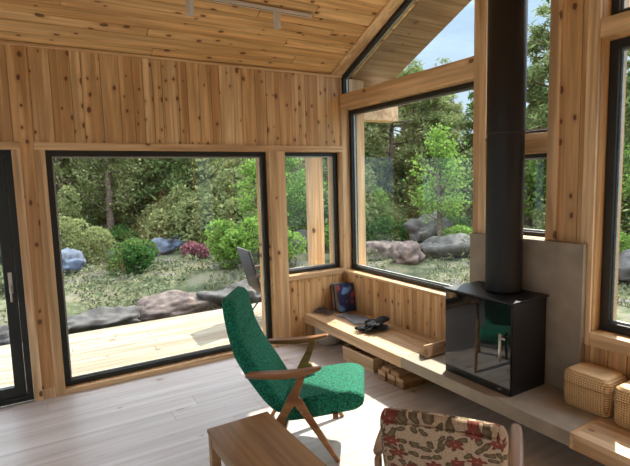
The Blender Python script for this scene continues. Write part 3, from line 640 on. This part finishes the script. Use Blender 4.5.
# tuft dimples on the front face: subdivide by adding many y samples
def denser(rings):
    out2 = []
    for rg in rings:
        q = []
        n_ = len(rg)
        for i in range(n_):
            a, b = Vector(rg[i]), Vector(rg[(i + 1) % n_]); q.append(a); m_ = int((b - a).length / 0.035)
            for j in range(1, m_): q.append(a.lerp(b, j / m_))
        out2.append(q)
    mx_ = max(len(q) for q in out2)
    return out2
def resample(rg, cnt_top):
    return rg
rings2 = []
for sidx, (s_, z_, ang, hw, ht, rad) in enumerate(secs):
    base = rr(hw, ht, min(rad, ht * 0.97), 6); q = []
    for i in range(len(base)):
        a, b = base[i], base[(i + 1) % len(base)]; q.append(a)
        if abs(a[0] - b[0]) > 0.2:
            for j in range(1, 17): q.append((a[0] + (b[0] - a[0]) * j / 17, a[1] + (b[1] - a[1]) * j / 17))
    t = sidx / N_; ca, sa = math.cos(ang), math.sin(ang); ring = []
    for yy, tt in q:
        push = 0
        if tt < 0:
            for tr, ys in ((0.72, (-0.14, -0.045, 0.045, 0.14)),):
                for yb in ys: push += 0.020 * math.exp(-(((t - tr) * 0.85) ** 2 + (yy - yb) ** 2) / 0.00055)
            push += 0.006 * math.exp(-(((t - 0.72) * 0.85) ** 2) / 0.0004)
        tt2 = tt + push
        ring.append((s_ - sa * tt2, yy, z_ + ca * tt2))
    rings2.append(ring)
mb.loft(rings2); bk_ = mb.build('backrest', m_green, gc, smooth=True)
for yb in (-0.14, -0.045, 0.045, 0.14):
    s_, z_, ang, hw, ht, rad = secs[int(0.72 * N_)]; c = Vector((s_ - math.sin(ang) * (-ht + 0.019), yb, z_ + math.cos(ang) * (-ht + 0.019)))
    mb = MB(); bmesh.ops.create_uvsphere(mb.bm, u_segments=12, v_segments=8, radius=0.009, matrix=Matrix.Translation(c)); mb.build('button', m_green, bk_, smooth=True)
# seat cushion
ss = [(-0.375, 0.292, 0.20, 0.240, 0.045), (-0.365, 0.295, 0.20, 0.25, 0.062), (-0.33, 0.302, 0.2, 0.258, 0.069), (-0.25, 0.320, 0.2, 0.262, 0.073), (-0.12, 0.350, 0.18, 0.265, 0.076), (0.0, 0.375, 0.12, 0.265, 0.075),
      (0.07, 0.385, 0.02, 0.265, 0.071), (0.115, 0.386, -0.12, 0.263, 0.063), (0.145, 0.384, -0.25, 0.258, 0.048), (0.160, 0.380, -0.3, 0.25, 0.025)]
mb = MB(); mb.loft(section_loft([(a, b, c, d_, e_, 0.04) for a, b, c, d_, e_ in ss], 7)); mb.build('seat', m_green, gc, smooth=True)
for sd in (-1, 1):
    yl = sd * 0.30
    plankpath([(-0.215, 0.612, 0.042), (-0.255, 0.50, 0.050), (-0.292, 0.42, 0.066), (-0.345, 0.325, 0.052), (-0.45, 0.165, 0.040), (-0.555, 0.0, 0.028)], yl, 0.028, 'leg', m_chairw, gc)
    plankpath([(-0.300, 0.445, 0.03), (-0.262, 0.405, 0.062), (-0.20, 0.305, 0.048), (-0.10, 0.15, 0.038), (-0.003, 0.0, 0.026)], yl - sd * 0.0, 0.0275, 'leg', m_chairw, gc)
    A = [(-0.585, 0.580, 0.010, 0.022), (-0.575, 0.582, 0.014, 0.028), (-0.48, 0.586, 0.018, 0.034), (-0.36, 0.588, 0.020, 0.036), (-0.24, 0.603, 0.019, 0.034), (-0.16, 0.622, 0.014, 0.030), (-0.115, 0.634, 0.010, 0.024), (-0.10, 0.638, 0.005, 0.014)]
    mb = MB(); mb.loft(section_loft([(a, b, 0.1, wdd, h_, 0.009) for a, b, h_, wdd in A], 4))
    # shift laterally
    for v in mb.bm.verts: v.co.y += sd * 0.325
    mb.build('armrest', m_chairw, gc, smooth=True)
for (s_, z_) in ((-0.02, 0.30), (-0.36, 0.205)):
    mb = MB(); mb.box((s_ - 0.018, -0.287, z_ - 0.02), (s_ + 0.018, 0.287, z_ + 0.015)); mb.build('stretcher', m_chairw, gc, bevel=0.004)
for sd in (-1, 1):
    mb = MB(); mb.tube([(-0.235, sd * 0.301 + sd * 0.013, 0.335), (-0.235, sd * 0.317 + sd * 0.003, 0.335)], 0.008, 10); mb.build('bolt_cap', m_palew, gc)

# ------------------------------------------------------------------ floral chair
fc = thing('armchair', 'low armchair with floral tapestry back and pale wooden arms, front right', 'chair', (-1.75, -3.245, 0), math.radians(37))
N2 = 26; secs = []
for i in range(N2 + 1):
    t = i / N2; s_ = 0.16 - 0.16 * t - 0.03 * math.sin(math.pi * t); z_ = 0.33 + 0.475 * t
    e = min(i, N2 - i); k = {0: 0.50, 1: 0.80, 2: 0.94}.get(e, 1.0); k2 = {0: 0.93, 1: 0.975, 2: 0.99}.get(e, 1.0)
    if i < 3: k2 = 1
    secs.append((s_, z_, 0.34 + math.pi / 2 * 1.0, 0.262 * k2, 0.055 * k, 0.04))
rings = []
for idx, (s_, z_, ang, hw, ht, rad) in enumerate(secs):
    ca, sa = math.cos(ang), math.sin(ang); base = rr(hw, ht, min(rad, ht * 0.97), 6); q = []
    for i in range(len(base)):
        a, b = base[i], base[(i + 1) % len(base)]; q.append(a)
        if abs(a[0] - b[0]) > 0.2:
            for j in range(1, 15): q.append((a[0] + (b[0] - a[0]) * j / 15, a[1] + (b[1] - a[1]) * j / 15))
    t = idx / N2
    # section runs across the back: thickness direction is the cushion normal
    rings.append([(s_ + tt * math.cos(0.30), yy, z_ - tt * math.sin(0.30) * -1 * -1 + 0.012 * math.cos(yy / 0.262 * 1.4) * t ** 4) for yy, tt in q])
mb = MB(); mb.loft(rings); fb = mb.build('backrest', m_tap, fc, smooth=True)
# piped seams along the rear edges
for off, nm in ((-0.052, 'piping'),):
    pts = []
    for i in range(13):
        t = 0.1 + 0.82 * i / 12; pts.append((0.16 - 0.16 * t - 0.03 * math.sin(math.pi * t) - 0.048, -0.24, 0.33 + 0.475 * t))
    top = [(-0.052, -0.235 + 0.47 * i / 10, 0.768 + 0.010 * math.cos((-0.235 + 0.47 * i / 10) / 0.262 * 1.4)) for i in range(11)]
    other = [(p[0], -p[1], p[2]) for p in pts[::-1]]
    mb = MB(); mb.tube(pts[:-1] + top + other[1:], 0.0045, 6); mb.build(nm, m_tap, fb, smooth=True)
mb = MB(); mb.loft(section_loft([(0.14, 0.33, 0.1, 0.25, 0.05, 0.035), (0.16, 0.335, 0.1, 0.262, 0.062, 0.04), (0.35, 0.36, 0.1, 0.265, 0.065, 0.04), (0.58, 0.375, 0.05, 0.265, 0.062, 0.04), (0.62, 0.373, 0, 0.26, 0.05, 0.04), (0.64, 0.37, 0, 0.25, 0.025, 0.02)], 6)); mb.build('seat', m_tap, fc, smooth=True)
for sd in (-1, 1):
    A = [(0.07, 0.551, 0.014, 0.018), (0.08, 0.552, 0.018, 0.022), (0.14, 0.557, 0.022, 0.027), (0.26, 0.575, 0.022, 0.028), (0.38, 0.592, 0.020, 0.028), (0.43, 0.597, 0.015, 0.024), (0.45, 0.598, 0.008, 0.014)]
    mb = MB(); mb.loft(section_loft([(a, b, 0.1, wdd, h_, 0.016) for a, b, h_, wdd in A], 5))
    for v in mb.bm.verts: v.co.y += sd * 0.298
    mb.build('armrest', m_palew, fc, smooth=True)
    plankpath([(0.38, 0.58, 0.05), (0.37, 0.34, 0.05), (0.43, 0.0, 0.03)], sd * 0.292, 0.027, 'leg', m_palew, fc)
    plankpath([(0.06, 0.545, 0.045), (0.08, 0.30, 0.05), (-0.06, 0.0, 0.03)], sd * 0.292, 0.027, 'leg', m_palew, fc)
    MB().box((0.10, sd * 0.292 - 0.012, 0.255), (0.37, sd * 0.292 + 0.012, 0.30)).build('seat_rail', m_palew, fc, bevel=0.003)
MB().box((0.36, -0.278, 0.255), (0.39, 0.278, 0.295)).build('stretcher', m_palew, fc, bevel=0.003)
MB().box((0.09, -0.278, 0.245), (0.12, 0.278, 0.27)).build('stretcher', m_palew, fc, bevel=0.003)

# ------------------------------------------------------------------ coffee table
ct = thing('side_table', 'rectangular oak side table in the foreground', 'table', (-2.22, -2.62, 0), 0)
hx, hy = 0.185, 0.50
MB().box((-hx, -hy, 0.425), (hx, hy, 0.45)).build('tabletop', m_tabw, ct, bevel=0.002)
for sx in (-1, 1):
    for sy in (-1, 1):
        MB().box((sx * (hx - 0.004) - (0.05 if sx > 0 else 0), sy * (hy - 0.004) - (0.05 if sy > 0 else 0), 0.0), (sx * (hx - 0.004) + (0.05 if sx < 0 else 0), sy * (hy - 0.004) + (0.05 if sy < 0 else 0), 0.4245)).build('leg', m_tabw, ct, bevel=0.002)
    xs = sorted((sx * (hx - 0.007), sx * (hx - 0.03))); MB().box((xs[0], -hy + 0.056, 0.365), (xs[1], hy - 0.056, 0.4245)).build('apron', m_tabw, ct, bevel=0.001)
for sy in (-1, 1):
    ys = sorted((sy * (hy - 0.007), sy * (hy - 0.03))); MB().box((-hx + 0.056, ys[0], 0.365), (hx - 0.056, ys[1], 0.4245)).build('apron', m_tabw, ct, bevel=0.001)

# ------------------------------------------------------------------ outdoors
def gz(x, y):
    dx = max(0, x - 1.7); dy = max(0, y - 2.45); d_ = math.hypot(dx, dy)
    if x < -8: pass
    t = min(1, max(0, (d_ - 0.2) / 1.2)); h = -0.34 + 0.42 * t * t * (3 - 2 * t) + 0.055 * max(0, d_ - 1.2) + 0.006 * max(0, d_ - 6) ** 1.55
    if x > 1.7: h -= 0.25 * max(0, 1 - max(0, y) / 3) * t
    h += 0.22 * t * noise.noise(Vector((x * 0.45, y * 0.45, 3.3))) + 0.07 * t * noise.noise(Vector((x * 1.9, y * 1.9, 1.3)))
    return h
mb = MB(); n = 150; S = 1.0
xs = [-14 + 60 * (i / n) for i in range(n + 1)]; ys = [-12 + 58 * (i / n) for i in range(n + 1)]
V = [[mb.bm.verts.new((x, y, gz(x, y))) for y in ys] for x in xs]
for i in range(n):
    for j in range(n): mb.face([V[i][j], V[i + 1][j], V[i + 1][j + 1], V[i][j + 1]], (0.5, 0.5, 0.5))
gnd = mb.build('ground', m_ground, smooth=True); tag(gnd, 'rising mossy rocky ground outside the windows', 'ground', kind='structure')
def rock(x, y, sx, sy, sz, m, label, group=None, sink=0.25, seed=0, z=None, rz=0):
    bm = bmesh.new(); bmesh.ops.create_icosphere(bm, subdivisions=4, radius=1)
    for v in bm.verts:
        p = v.co.copy(); d_ = 1 + 0.36 * noise.noise(p * 1.3 + Vector((seed * 7.7, 0, 0))) + 0.20 * noise.noise(p * 3.1 + Vector((0, seed * 3.1, 0))) + 0.07 * noise.noise(p * 8 + Vector((0, 0, seed)))
        v.co = Vector((p.x * sx, p.y * sy, (p.z + 1 - 2 * sink) * sz)) * d_
    me = bpy.data.meshes.new('boulder'); bm.to_mesh(me); bm.free(); me.materials.append(m)
    for pl in me.polygons: pl.use_smooth = True
    o = bpy.data.objects.new('boulder', me); C.objects.link(o); o.location = (x, y, (gz(x, y) if z is None else z) - 0.02); o.rotation_euler = (0, 0, rz); tag(o, label, 'rock', group); return o
R_ = [(-3.5, 2.95, .75, .32, .17, m_rock, 'long low dark boulder at the terrace edge, by the door'), (-2.35, 3.05, .62, .33, .16, m_rock, 'long low grey boulder at the terrace edge, left in the wide window'),
      (-1.25, 3.15, .60, .36, .18, m_rockr, 'pinkish flat slab of rock at the terrace edge, middle of the wide window'), (-0.2, 3.1, .55, .34, .20, m_rock, 'grey boulder at the terrace edge behind the green chair'),
      (0.85, 3.0, .5, .35, .2, m_rock, 'grey boulder at the terrace edge behind the outdoor chair'),
      (-2.75, 5.6, .50, .35, .28, m_rockb, 'dark boulder with a bluish face, left in the wide window'), (-0.65, 6.6, .45, .3, .22, m_rockb, 'blue-grey boulder beyond the juniper bush'), (-0.1, 7.0, .35, .3, .2, m_rockb, 'small blue-grey boulder right of the larger blue one'),
      (-1.5, 5.9, .3, .25, .22, m_rock, 'pale pointed stone left of the juniper bush'),
      (3.6, 3.7, .75, .45, .24, m_rockr, 'mossy brown ledge rock outside the large gable window'), (3.4, 2.7, .34, .3, .26, m_rockr, 'rounded reddish boulder low in the large gable window'), (4.6, 2.5, .8, .45, .24, m_rock, 'broad grey ledge rock at the right of the large gable window'),
      (5.6, 4.3, 1.0, .7, .4, m_rock, 'pale grey rock farther up the slope in the gable window'), (5.0, 0.6, .8, .6, .3, m_rock, 'grey rock seen by the flue pipe'), (6.0, -0.2, .7, .5, .3, m_rock, 'grey rock seen in the right-hand window'), (2.2, 5.3, .7, .4, .25, m_rock, 'grey rock behind the terrace post')]
for i, (x, y, sx, sy, sz, m, lab) in enumerate(R_): rock(x, y, sx, sy, sz, m, lab, seed=i + 1, rz=0.5 * math.sin(i * 3.3) if i > 4 else 0.05 * math.sin(i * 9))

def leafquad(mb, p, s, el=1.0, t=None):
    n_ = Vector((random.gauss(0, 1), random.gauss(0, 1), random.gauss(0.5, 1))).normalized(); a = n_.orthogonal().normalized(); a.rotate(Matrix.Rotation(random.uniform(0, 6.28), 3, n_)); b = n_.cross(a)
    a *= s * 0.5 * el; b *= s * 0.5 / el
    tt = (min(1, max(0, random.gauss(0.5, 0.28))) if t is None else t, 0, 0)
    mb.face([mb.bm.verts.new(p + a), mb.bm.verts.new(p + b), mb.bm.verts.new(p - a), mb.bm.verts.new(p - b)], tt)
def bush_mesh(rx, ry, rz_, cnt, leaf, el=1.3, seed=1):
    random.seed(seed); mb = MB(); blobs = [(Vector((random.uniform(-.55, .55) * rx, random.uniform(-.55, .55) * ry, random.uniform(.25, .75) * rz_)), random.uniform(.35, .6)) for _ in range(9)]
    for _ in range(cnt):
        c, r_ = random.choice(blobs); d_ = Vector((random.gauss(0, 1), random.gauss(0, 1), random.gauss(0.2, 1))).normalized() * random.uniform(0.6, 1.0) ** 0.5
        p = c + Vector((d_.x * r_ * rx, d_.y * r_ * ry, d_.z * r_ * rz_ * .7)); p.z = max(0.01, p.z); leafquad(mb, p, leaf * random.uniform(.6, 1.3), el)
    return mb
def tree(kind, h, seed, m_leaf, cnt, leaf):
    """returns (crown builder, trunk builder) at the origin"""
    random.seed(seed); tr = MB(); cb = MB()
    bend = [(random.gauss(0, .05) * h * .3, random.gauss(0, .05) * h * .3) for _ in range(3)]
    def axis(t): return Vector((bend[0][0] * math.sin(t * 3) + bend[1][0] * t, bend[0][1] * math.sin(t * 2.5) + bend[1][1] * t, t * h))
    r0 = 0.022 * h + 0.02
    tr.tube([axis(t / 8) - Vector((0, 0, .2 if t == 0 else 0)) for t in range(9)], [r0 * (1 - 0.85 * t / 8) for t in range(9)], 8)
    tips = []
    if kind == 'pine':
        for i in range(26):
            t = 0.32 + 0.66 * i / 26; ln = h * 0.27 * (1.15 - t) * random.uniform(.7, 1.3) + 0.25; az = random.uniform(0, 6.28); p0 = axis(t); d_ = Vector((math.cos(az), math.sin(az), random.uniform(-.05, .45)))
            pts = [p0 + d_ * ln * k / 3 + Vector((0, 0, 0.06 * ln * k * k / 9)) for k in range(4)]; tr.tube(pts, [r0 * .28, r0 * .2, r0 * .12, r0 * .05], 5)
            for k in range(7):
                q = p0 + d_ * ln * random.uniform(.35, 1.05) + Vector((random.gauss(0, .13), random.gauss(0, .13), random.gauss(.03, .07))) * (h / 5); tips.append((q, 0.16 * h / 5))
    elif kind == 'spruce':
        for i in range(60):
            t = 0.10 + 0.9 * i / 60; ln = h * 0.24 * (1.04 - t); az = i * 2.4; p0 = axis(t); d_ = Vector((math.cos(az), math.sin(az), -0.25))
            for k in range(4): tips.append((p0 + d_ * ln * (0.3 + 0.7 * k / 3), 0.05 * h * (1.1 - t) + 0.08))
    else:
        for i in range(30):
            t = 0.22 + 0.76 * i / 30; ln = h * 0.22 * math.sin(math.pi * min(1, 0.25 + t * 0.8)) * random.uniform(.6, 1.2) + .1; az = random.uniform(0, 6.28); p0 = axis(t * .95); d_ = Vector((math.cos(az), math.sin(az), random.uniform(.2, .9)))
            tr.tube([p0, p0 + d_ * ln * .5, p0 + d_ * ln], [r0 * .22, r0 * .14, r0 * .05], 5)
            for k in range(5): tips.append((p0 + d_ * ln * random.uniform(.3, 1.1) + Vector([random.gauss(0, .05) * h / 3 for _ in range(3)]), 0.055 * h + .05))
    for _ in range(cnt):
        c, r_ = random.choice(tips); v = Vector([random.gauss(0, .5) for _ in range(3)]) * r_; v.z *= .7
        leafquad(cb, c + v, leaf * random.uniform(.6, 1.3), 2.2 if kind == 'pine' else (1.8 if kind == 'spruce' else 1.15))
    random.seed(seed + 99)
    return cb, tr
protos = {}
def place_tree(key, kind, h, seed, ml, cnt, leaf, x, y, sc, rz, label, group=None):
    if key not in protos:
        cb, tr = tree(kind, h, seed, ml, cnt, leaf)
        root = thing({'pine': 'pine_tree', 'spruce': 'spruce_tree', 'birch': 'birch_tree'}[kind], label, 'tree', (0, 0, 0))
        tr.build('trunk', m_bark, root, smooth=True); cb.build('crown', ml, root); protos[key] = root; o = root
    else: o = copy_tree(protos[key])
    o['label'] = label; o.location = (x, y, gz(x, y) - 0.05); o.scale = (sc,) * 3; o.rotation_euler = (0, 0, rz)
    if group: o['group'] = group
    elif 'group' in o: del o['group']
    return o
K = dict(pA=('pine', 5.0, 11, lf_pine, 7000, .085), pB=('pine', 5.0, 23, lf_olive, 7000, .08), sA=('spruce', 6.0, 31, lf_spruce, 9000, .11), bA=('birch', 3.0, 41, lf_birch, 3600, .062), bB=('birch', 3.6, 52, lf_olive, 5200, .06))
near = [('bA', 5.0, 3.35, 0.95, 0, 'young bright green birch in front of the forest in the large gable window'), ('pB', 4.2, 6.3, 0.85, 1, 'olive pine leaning by the left side of the large gable window'),
        ('bB', -1.35, 8.3, 1.05, 2, 'pale olive bushy tree above the juniper in the wide window'), ('pA', -2.3, 9.5, 0.95, 1.2, 'grey-trunked pine left in the wide window'), ('bA', 1.0, 4.6, 0.72, 2.0, 'leafy sapling behind the outdoor chair'),
        ('bA', -4.0, 8.0, 0.9, 3.0, 'leafy birch seen through the terrace door'), ('bA', 1.9, 5.2, 0.8, 4.0, 'leafy birch seen through the small corner window'), ('pA', 9.0, 3.2, 1.25, 2.2, 'tall pine showing its branches right of the flue pipe'),
        ('bB', 8.8, 4.6, 0.9, 2.2, 'bushy olive tree low right of the flue pipe'), ('bA', 8.0, 0.5, 0.8, 1.2, 'bright leafy tree in the right-hand window'), ('pB', 0.2, 9.5, 1.0, 5, 'pale pine over the heather in the wide window'),
        ('pA', 7.4, 5.9, 0.95, 4.4, 'dark green pine right of the young birch'), ('pA', -0.6, 12, 1.0, 3.3, 'pine with a dark crown behind the pale bushy tree')]
for key, x, y, sc, rz, lab in near: place_tree(key, *K[key][:2], K[key][2], K[key][3], K[key][4], K[key][5], x, y, sc, rz, lab)
random.seed(5)
cx_, cy_ = -3.18, -4.64
cands = []
for ring_, (dist, num) in enumerate(((14.5, 17), (18.5, 19), (24, 18), (31, 16))):
    for i in range(num):
        az = math.radians(-8 + 84 * (i + 0.5) / num + random.uniform(-1.5, 1.5)); dd = dist * random.uniform(0.92, 1.1)
        x, y = cx_ + dd * math.sin(az), cy_ + dd * math.cos(az)
        key = random.choice(['pA', 'pB', 'sA', 'bB', 'pA', 'sA'] if ring_ else ['pA', 'pB', 'bB', 'sA'])
        sc = random.uniform(0.75, 1.0) * (1.0 if ring_ == 0 else 0.92)
        if key == 'bB': sc *= 1.35
        deg = math.degrees(az)
        zone = 'the wide window' if deg < 27.5 else 'the small corner window' if deg < 34.5 else 'the large gable window' if deg < 50 else 'the windows behind the flue pipe' if deg < 59 else 'the right-hand window'
        lab = {'pA': 'green pine', 'pB': 'olive pine', 'sA': 'dark spruce', 'bB': 'olive leafy tree'}[key] + (' at the front edge' if ring_ == 0 else ' deep' if ring_ > 1 else ' in the second row') + ' of the forest beyond ' + zone
        place_tree(key, *K[key], x, y, sc, random.uniform(0, 6.28), lab, 'forest trees beyond ' + zone)
# shrubs
def shrub(x, y, rx, ry, h_, cnt, leaf, ml, seed, name, label, cat='shrub', el=1.3, group=None):
    o = bush_mesh(rx, ry, h_, cnt, leaf, el, seed).build(name, ml); o.location = (x, y, gz(x, y) - 0.03); tag(o, label, cat, group); return o
shrub(-1.45, 4.9, .55, .5, .75, 4200, .05, lf_dark, 61, 'juniper_bush', 'dense dark green juniper bush in the middle of the wide window')
shrub(-2.6, 7.4, .6, .6, 1.5, 3600, .06, lf_olive, 62, 'olive_bush', 'tall olive bush left in the wide window')
shrub(-0.1, 5.5, .3, .3, .35, 900, .05, lf_heath, 63, 'heather_bush', 'pinkish heather clump right of the blue-grey boulders', 'plant')
shrub(0.35, 4.1, .55, .5, 1.0, 3000, .06, lf_birch, 64, 'leafy_bush', 'light green leafy bush behind the high chair back')
shrub(1.2, 4.0, .5, .5, .9, 2400, .06, lf_birch, 65, 'leafy_bush', 'light green leafy bush behind the outdoor chair')
shrub(-3.4, 4.6, .5, .4, .4, 1800, .06, lf_pale, 66, 'low_shrub', 'pale low shrub beyond the terrace door')
shrub(3.0, 4.9, .7, .5, .7, 2600, .06, lf_birch, 68, 'leafy_bush', 'leafy bush left of the young birch')
shrub(5.8, 2.1, .6, .6, .6, 2400, .06, lf_pale, 69, 'low_shrub', 'pale shrub right of the young birch')
shrub(6.4, 0.7, .6, .6, .8, 2600, .06, lf_birch, 70, 'leafy_bush', 'leafy bush low behind the narrow window')
shrub(7.5, -0.6, .6, .6, .9, 2600, .06, lf_olive, 71, 'olive_bush', 'olive bush in the right-hand window')
mids = [(-2.2, 6.2), (-0.9, 7.9), (0.9, 6.6), (1.9, 7.6), (-3.3, 7.0), (2.6, 6.2), (3.6, 5.9), (4.3, 4.7), (5.5, 3.2), (5.0, 5.6), (6.3, 3.9), (6.6, 2.4), (7.4, 1.4), (0.1, 8.1), (3.3, 7.6), (5.9, 5.9)]
wh = ['wide window', 'wide window', 'wide window', 'wide window', 'terrace door', 'small window', 'large gable window', 'large gable window', 'large gable window', 'large gable window', 'large gable window', 'narrow window', 'narrow window', 'wide window', 'small window', 'large gable window']
mt = []
for i, (x, y) in enumerate(mids):
    k = i % 3
    if i < 3: o = bush_mesh(.75, .6, .75, 3600, .05, 1.5, 300 + i).build('slope_bush', [lf_olive, lf_dark, lf_birch][k]); mt.append(o)
    else: o = mt[k].copy(); C.objects.link(o)
    o.location = (x, y, gz(x, y) - 0.05); o.rotation_euler = (0, 0, i * 1.3); o.scale = (1 + .2 * math.sin(i), 1, 1 + .3 * math.cos(i * 2)); tag(o, ['olive', 'dark green', 'light green'][k] + ' low bush on the slope behind the ' + wh[i], 'shrub', 'low bushes on the slope')
bt = []
random.seed(15)
for i in range(34):
    az = math.radians(-7 + 76 * (i + 0.5) / 34); dd = random.choice([12.2, 14.8, 17.5]) + random.uniform(-.5, .5); x, y = cx_ + dd * math.sin(az), cy_ + dd * math.cos(az); k = i % 3
    lab = ['olive', 'light green', 'pale'][k] + ' bush filling the forest edge beyond ' + ('the wide window' if i < 15 else 'the corner windows' if i < 25 else 'the windows around the flue pipe')
    if len(bt) < 3: o = bush_mesh(1.0, 1.0, 1.9, 5200, .085, 1.4, 200 + i).build('forest_bush', [lf_olive, lf_birch, lf_pale][k]); bt.append(o)
    else: o = bt[k].copy(); C.objects.link(o)
    o.location = (x, y, gz(x, y) - 0.1); sc = random.uniform(.75, 1.25); o.scale = (sc, sc, sc * random.uniform(.8, 1.3)); o.rotation_euler = (0, 0, random.uniform(0, 6.28)); tag(o, lab, 'shrub', 'bushes at the forest edge')
# ground cover: pale moss, grass and lingonberry, uncountable
random.seed(77); mb = MB()
for _ in range(60000):
    az = math.radians(random.uniform(-6, 68)); dd = random.uniform(8.0, 17) 
    x, y = cx_ + dd * math.sin(az), cy_ + dd * math.cos(az)
    if max(x - 2.0, y - 2.9) < 0: continue
    if noise.noise(Vector((x * .8, y * .8, 0))) < -0.12: continue
    leafquad(mb, Vector((x, y, gz(x, y) + random.uniform(0.0, .2) * (0.3 + noise.noise(Vector((x * 1.7, y * 1.7, 5))) ** 2 * 4))), random.uniform(.025, .065), 1.6)
o = mb.build('undergrowth', lf_pale); tag(o, 'pale low plants covering the slope outside', 'undergrowth', kind='stuff')

# terrace post and outdoor chair
one(MB().box((0.10, 0.86, -0.12), (0.27, 1.03, H0 - SL * 1.03 - 0.002)), 'terrace_post', m_cas_z, 'square pine post on the terrace seen through the small window', 'post', bevel=0.004)
oc = thing('outdoor_chair', 'dark outdoor lounge chair with brown cushion on the terrace', 'chair', (-0.15, 1.55, -0.12), -0.1)
mb = MB(); mb.loft([[(-0.30 - 0.16 * t + tt, yy, 0.42 + 0.58 * t) for yy, tt in rr(0.28, 0.02, 0.018, 3)] for t in (0, .5, 1)]); mb.build('backrest', m_outd, oc, smooth=True)
mb = MB(); mb.loft(section_loft([(-0.28, 0.42, 0.12, 0.26, 0.05, 0.03), (-0.26, 0.42, 0.12, 0.27, 0.06, 0.04), (0.2, 0.47, 0.12, 0.27, 0.06, 0.04), (0.28, 0.48, 0.12, 0.26, 0.04, 0.03)], 5)); mb.build('seat', m_outc, oc, smooth=True)
for sd in (-1, 1):
    mb = MB(); mb.tube([(-0.38, sd * 0.30, 0.66), (0.0, sd * 0.31, 0.68), (0.30, sd * 0.30, 0.70)], 0.028, 10); mb.build('armrest', m_outc, oc, smooth=True)
    mb = MB(); mb.tube([(0.28, sd * 0.30, 0.68), (-0.30, sd * 0.30, 0.0)], 0.013, 8); mb.build('leg', m_outd, oc, smooth=True)
    mb = MB(); mb.tube([(-0.38, sd * 0.285, 0.70), (0.28, sd * 0.285, 0.0)], 0.013, 8); mb.build('leg', m_outd, oc, smooth=True)
for o in bpy.data.objects:
    if '_world' in o: del o['_world']
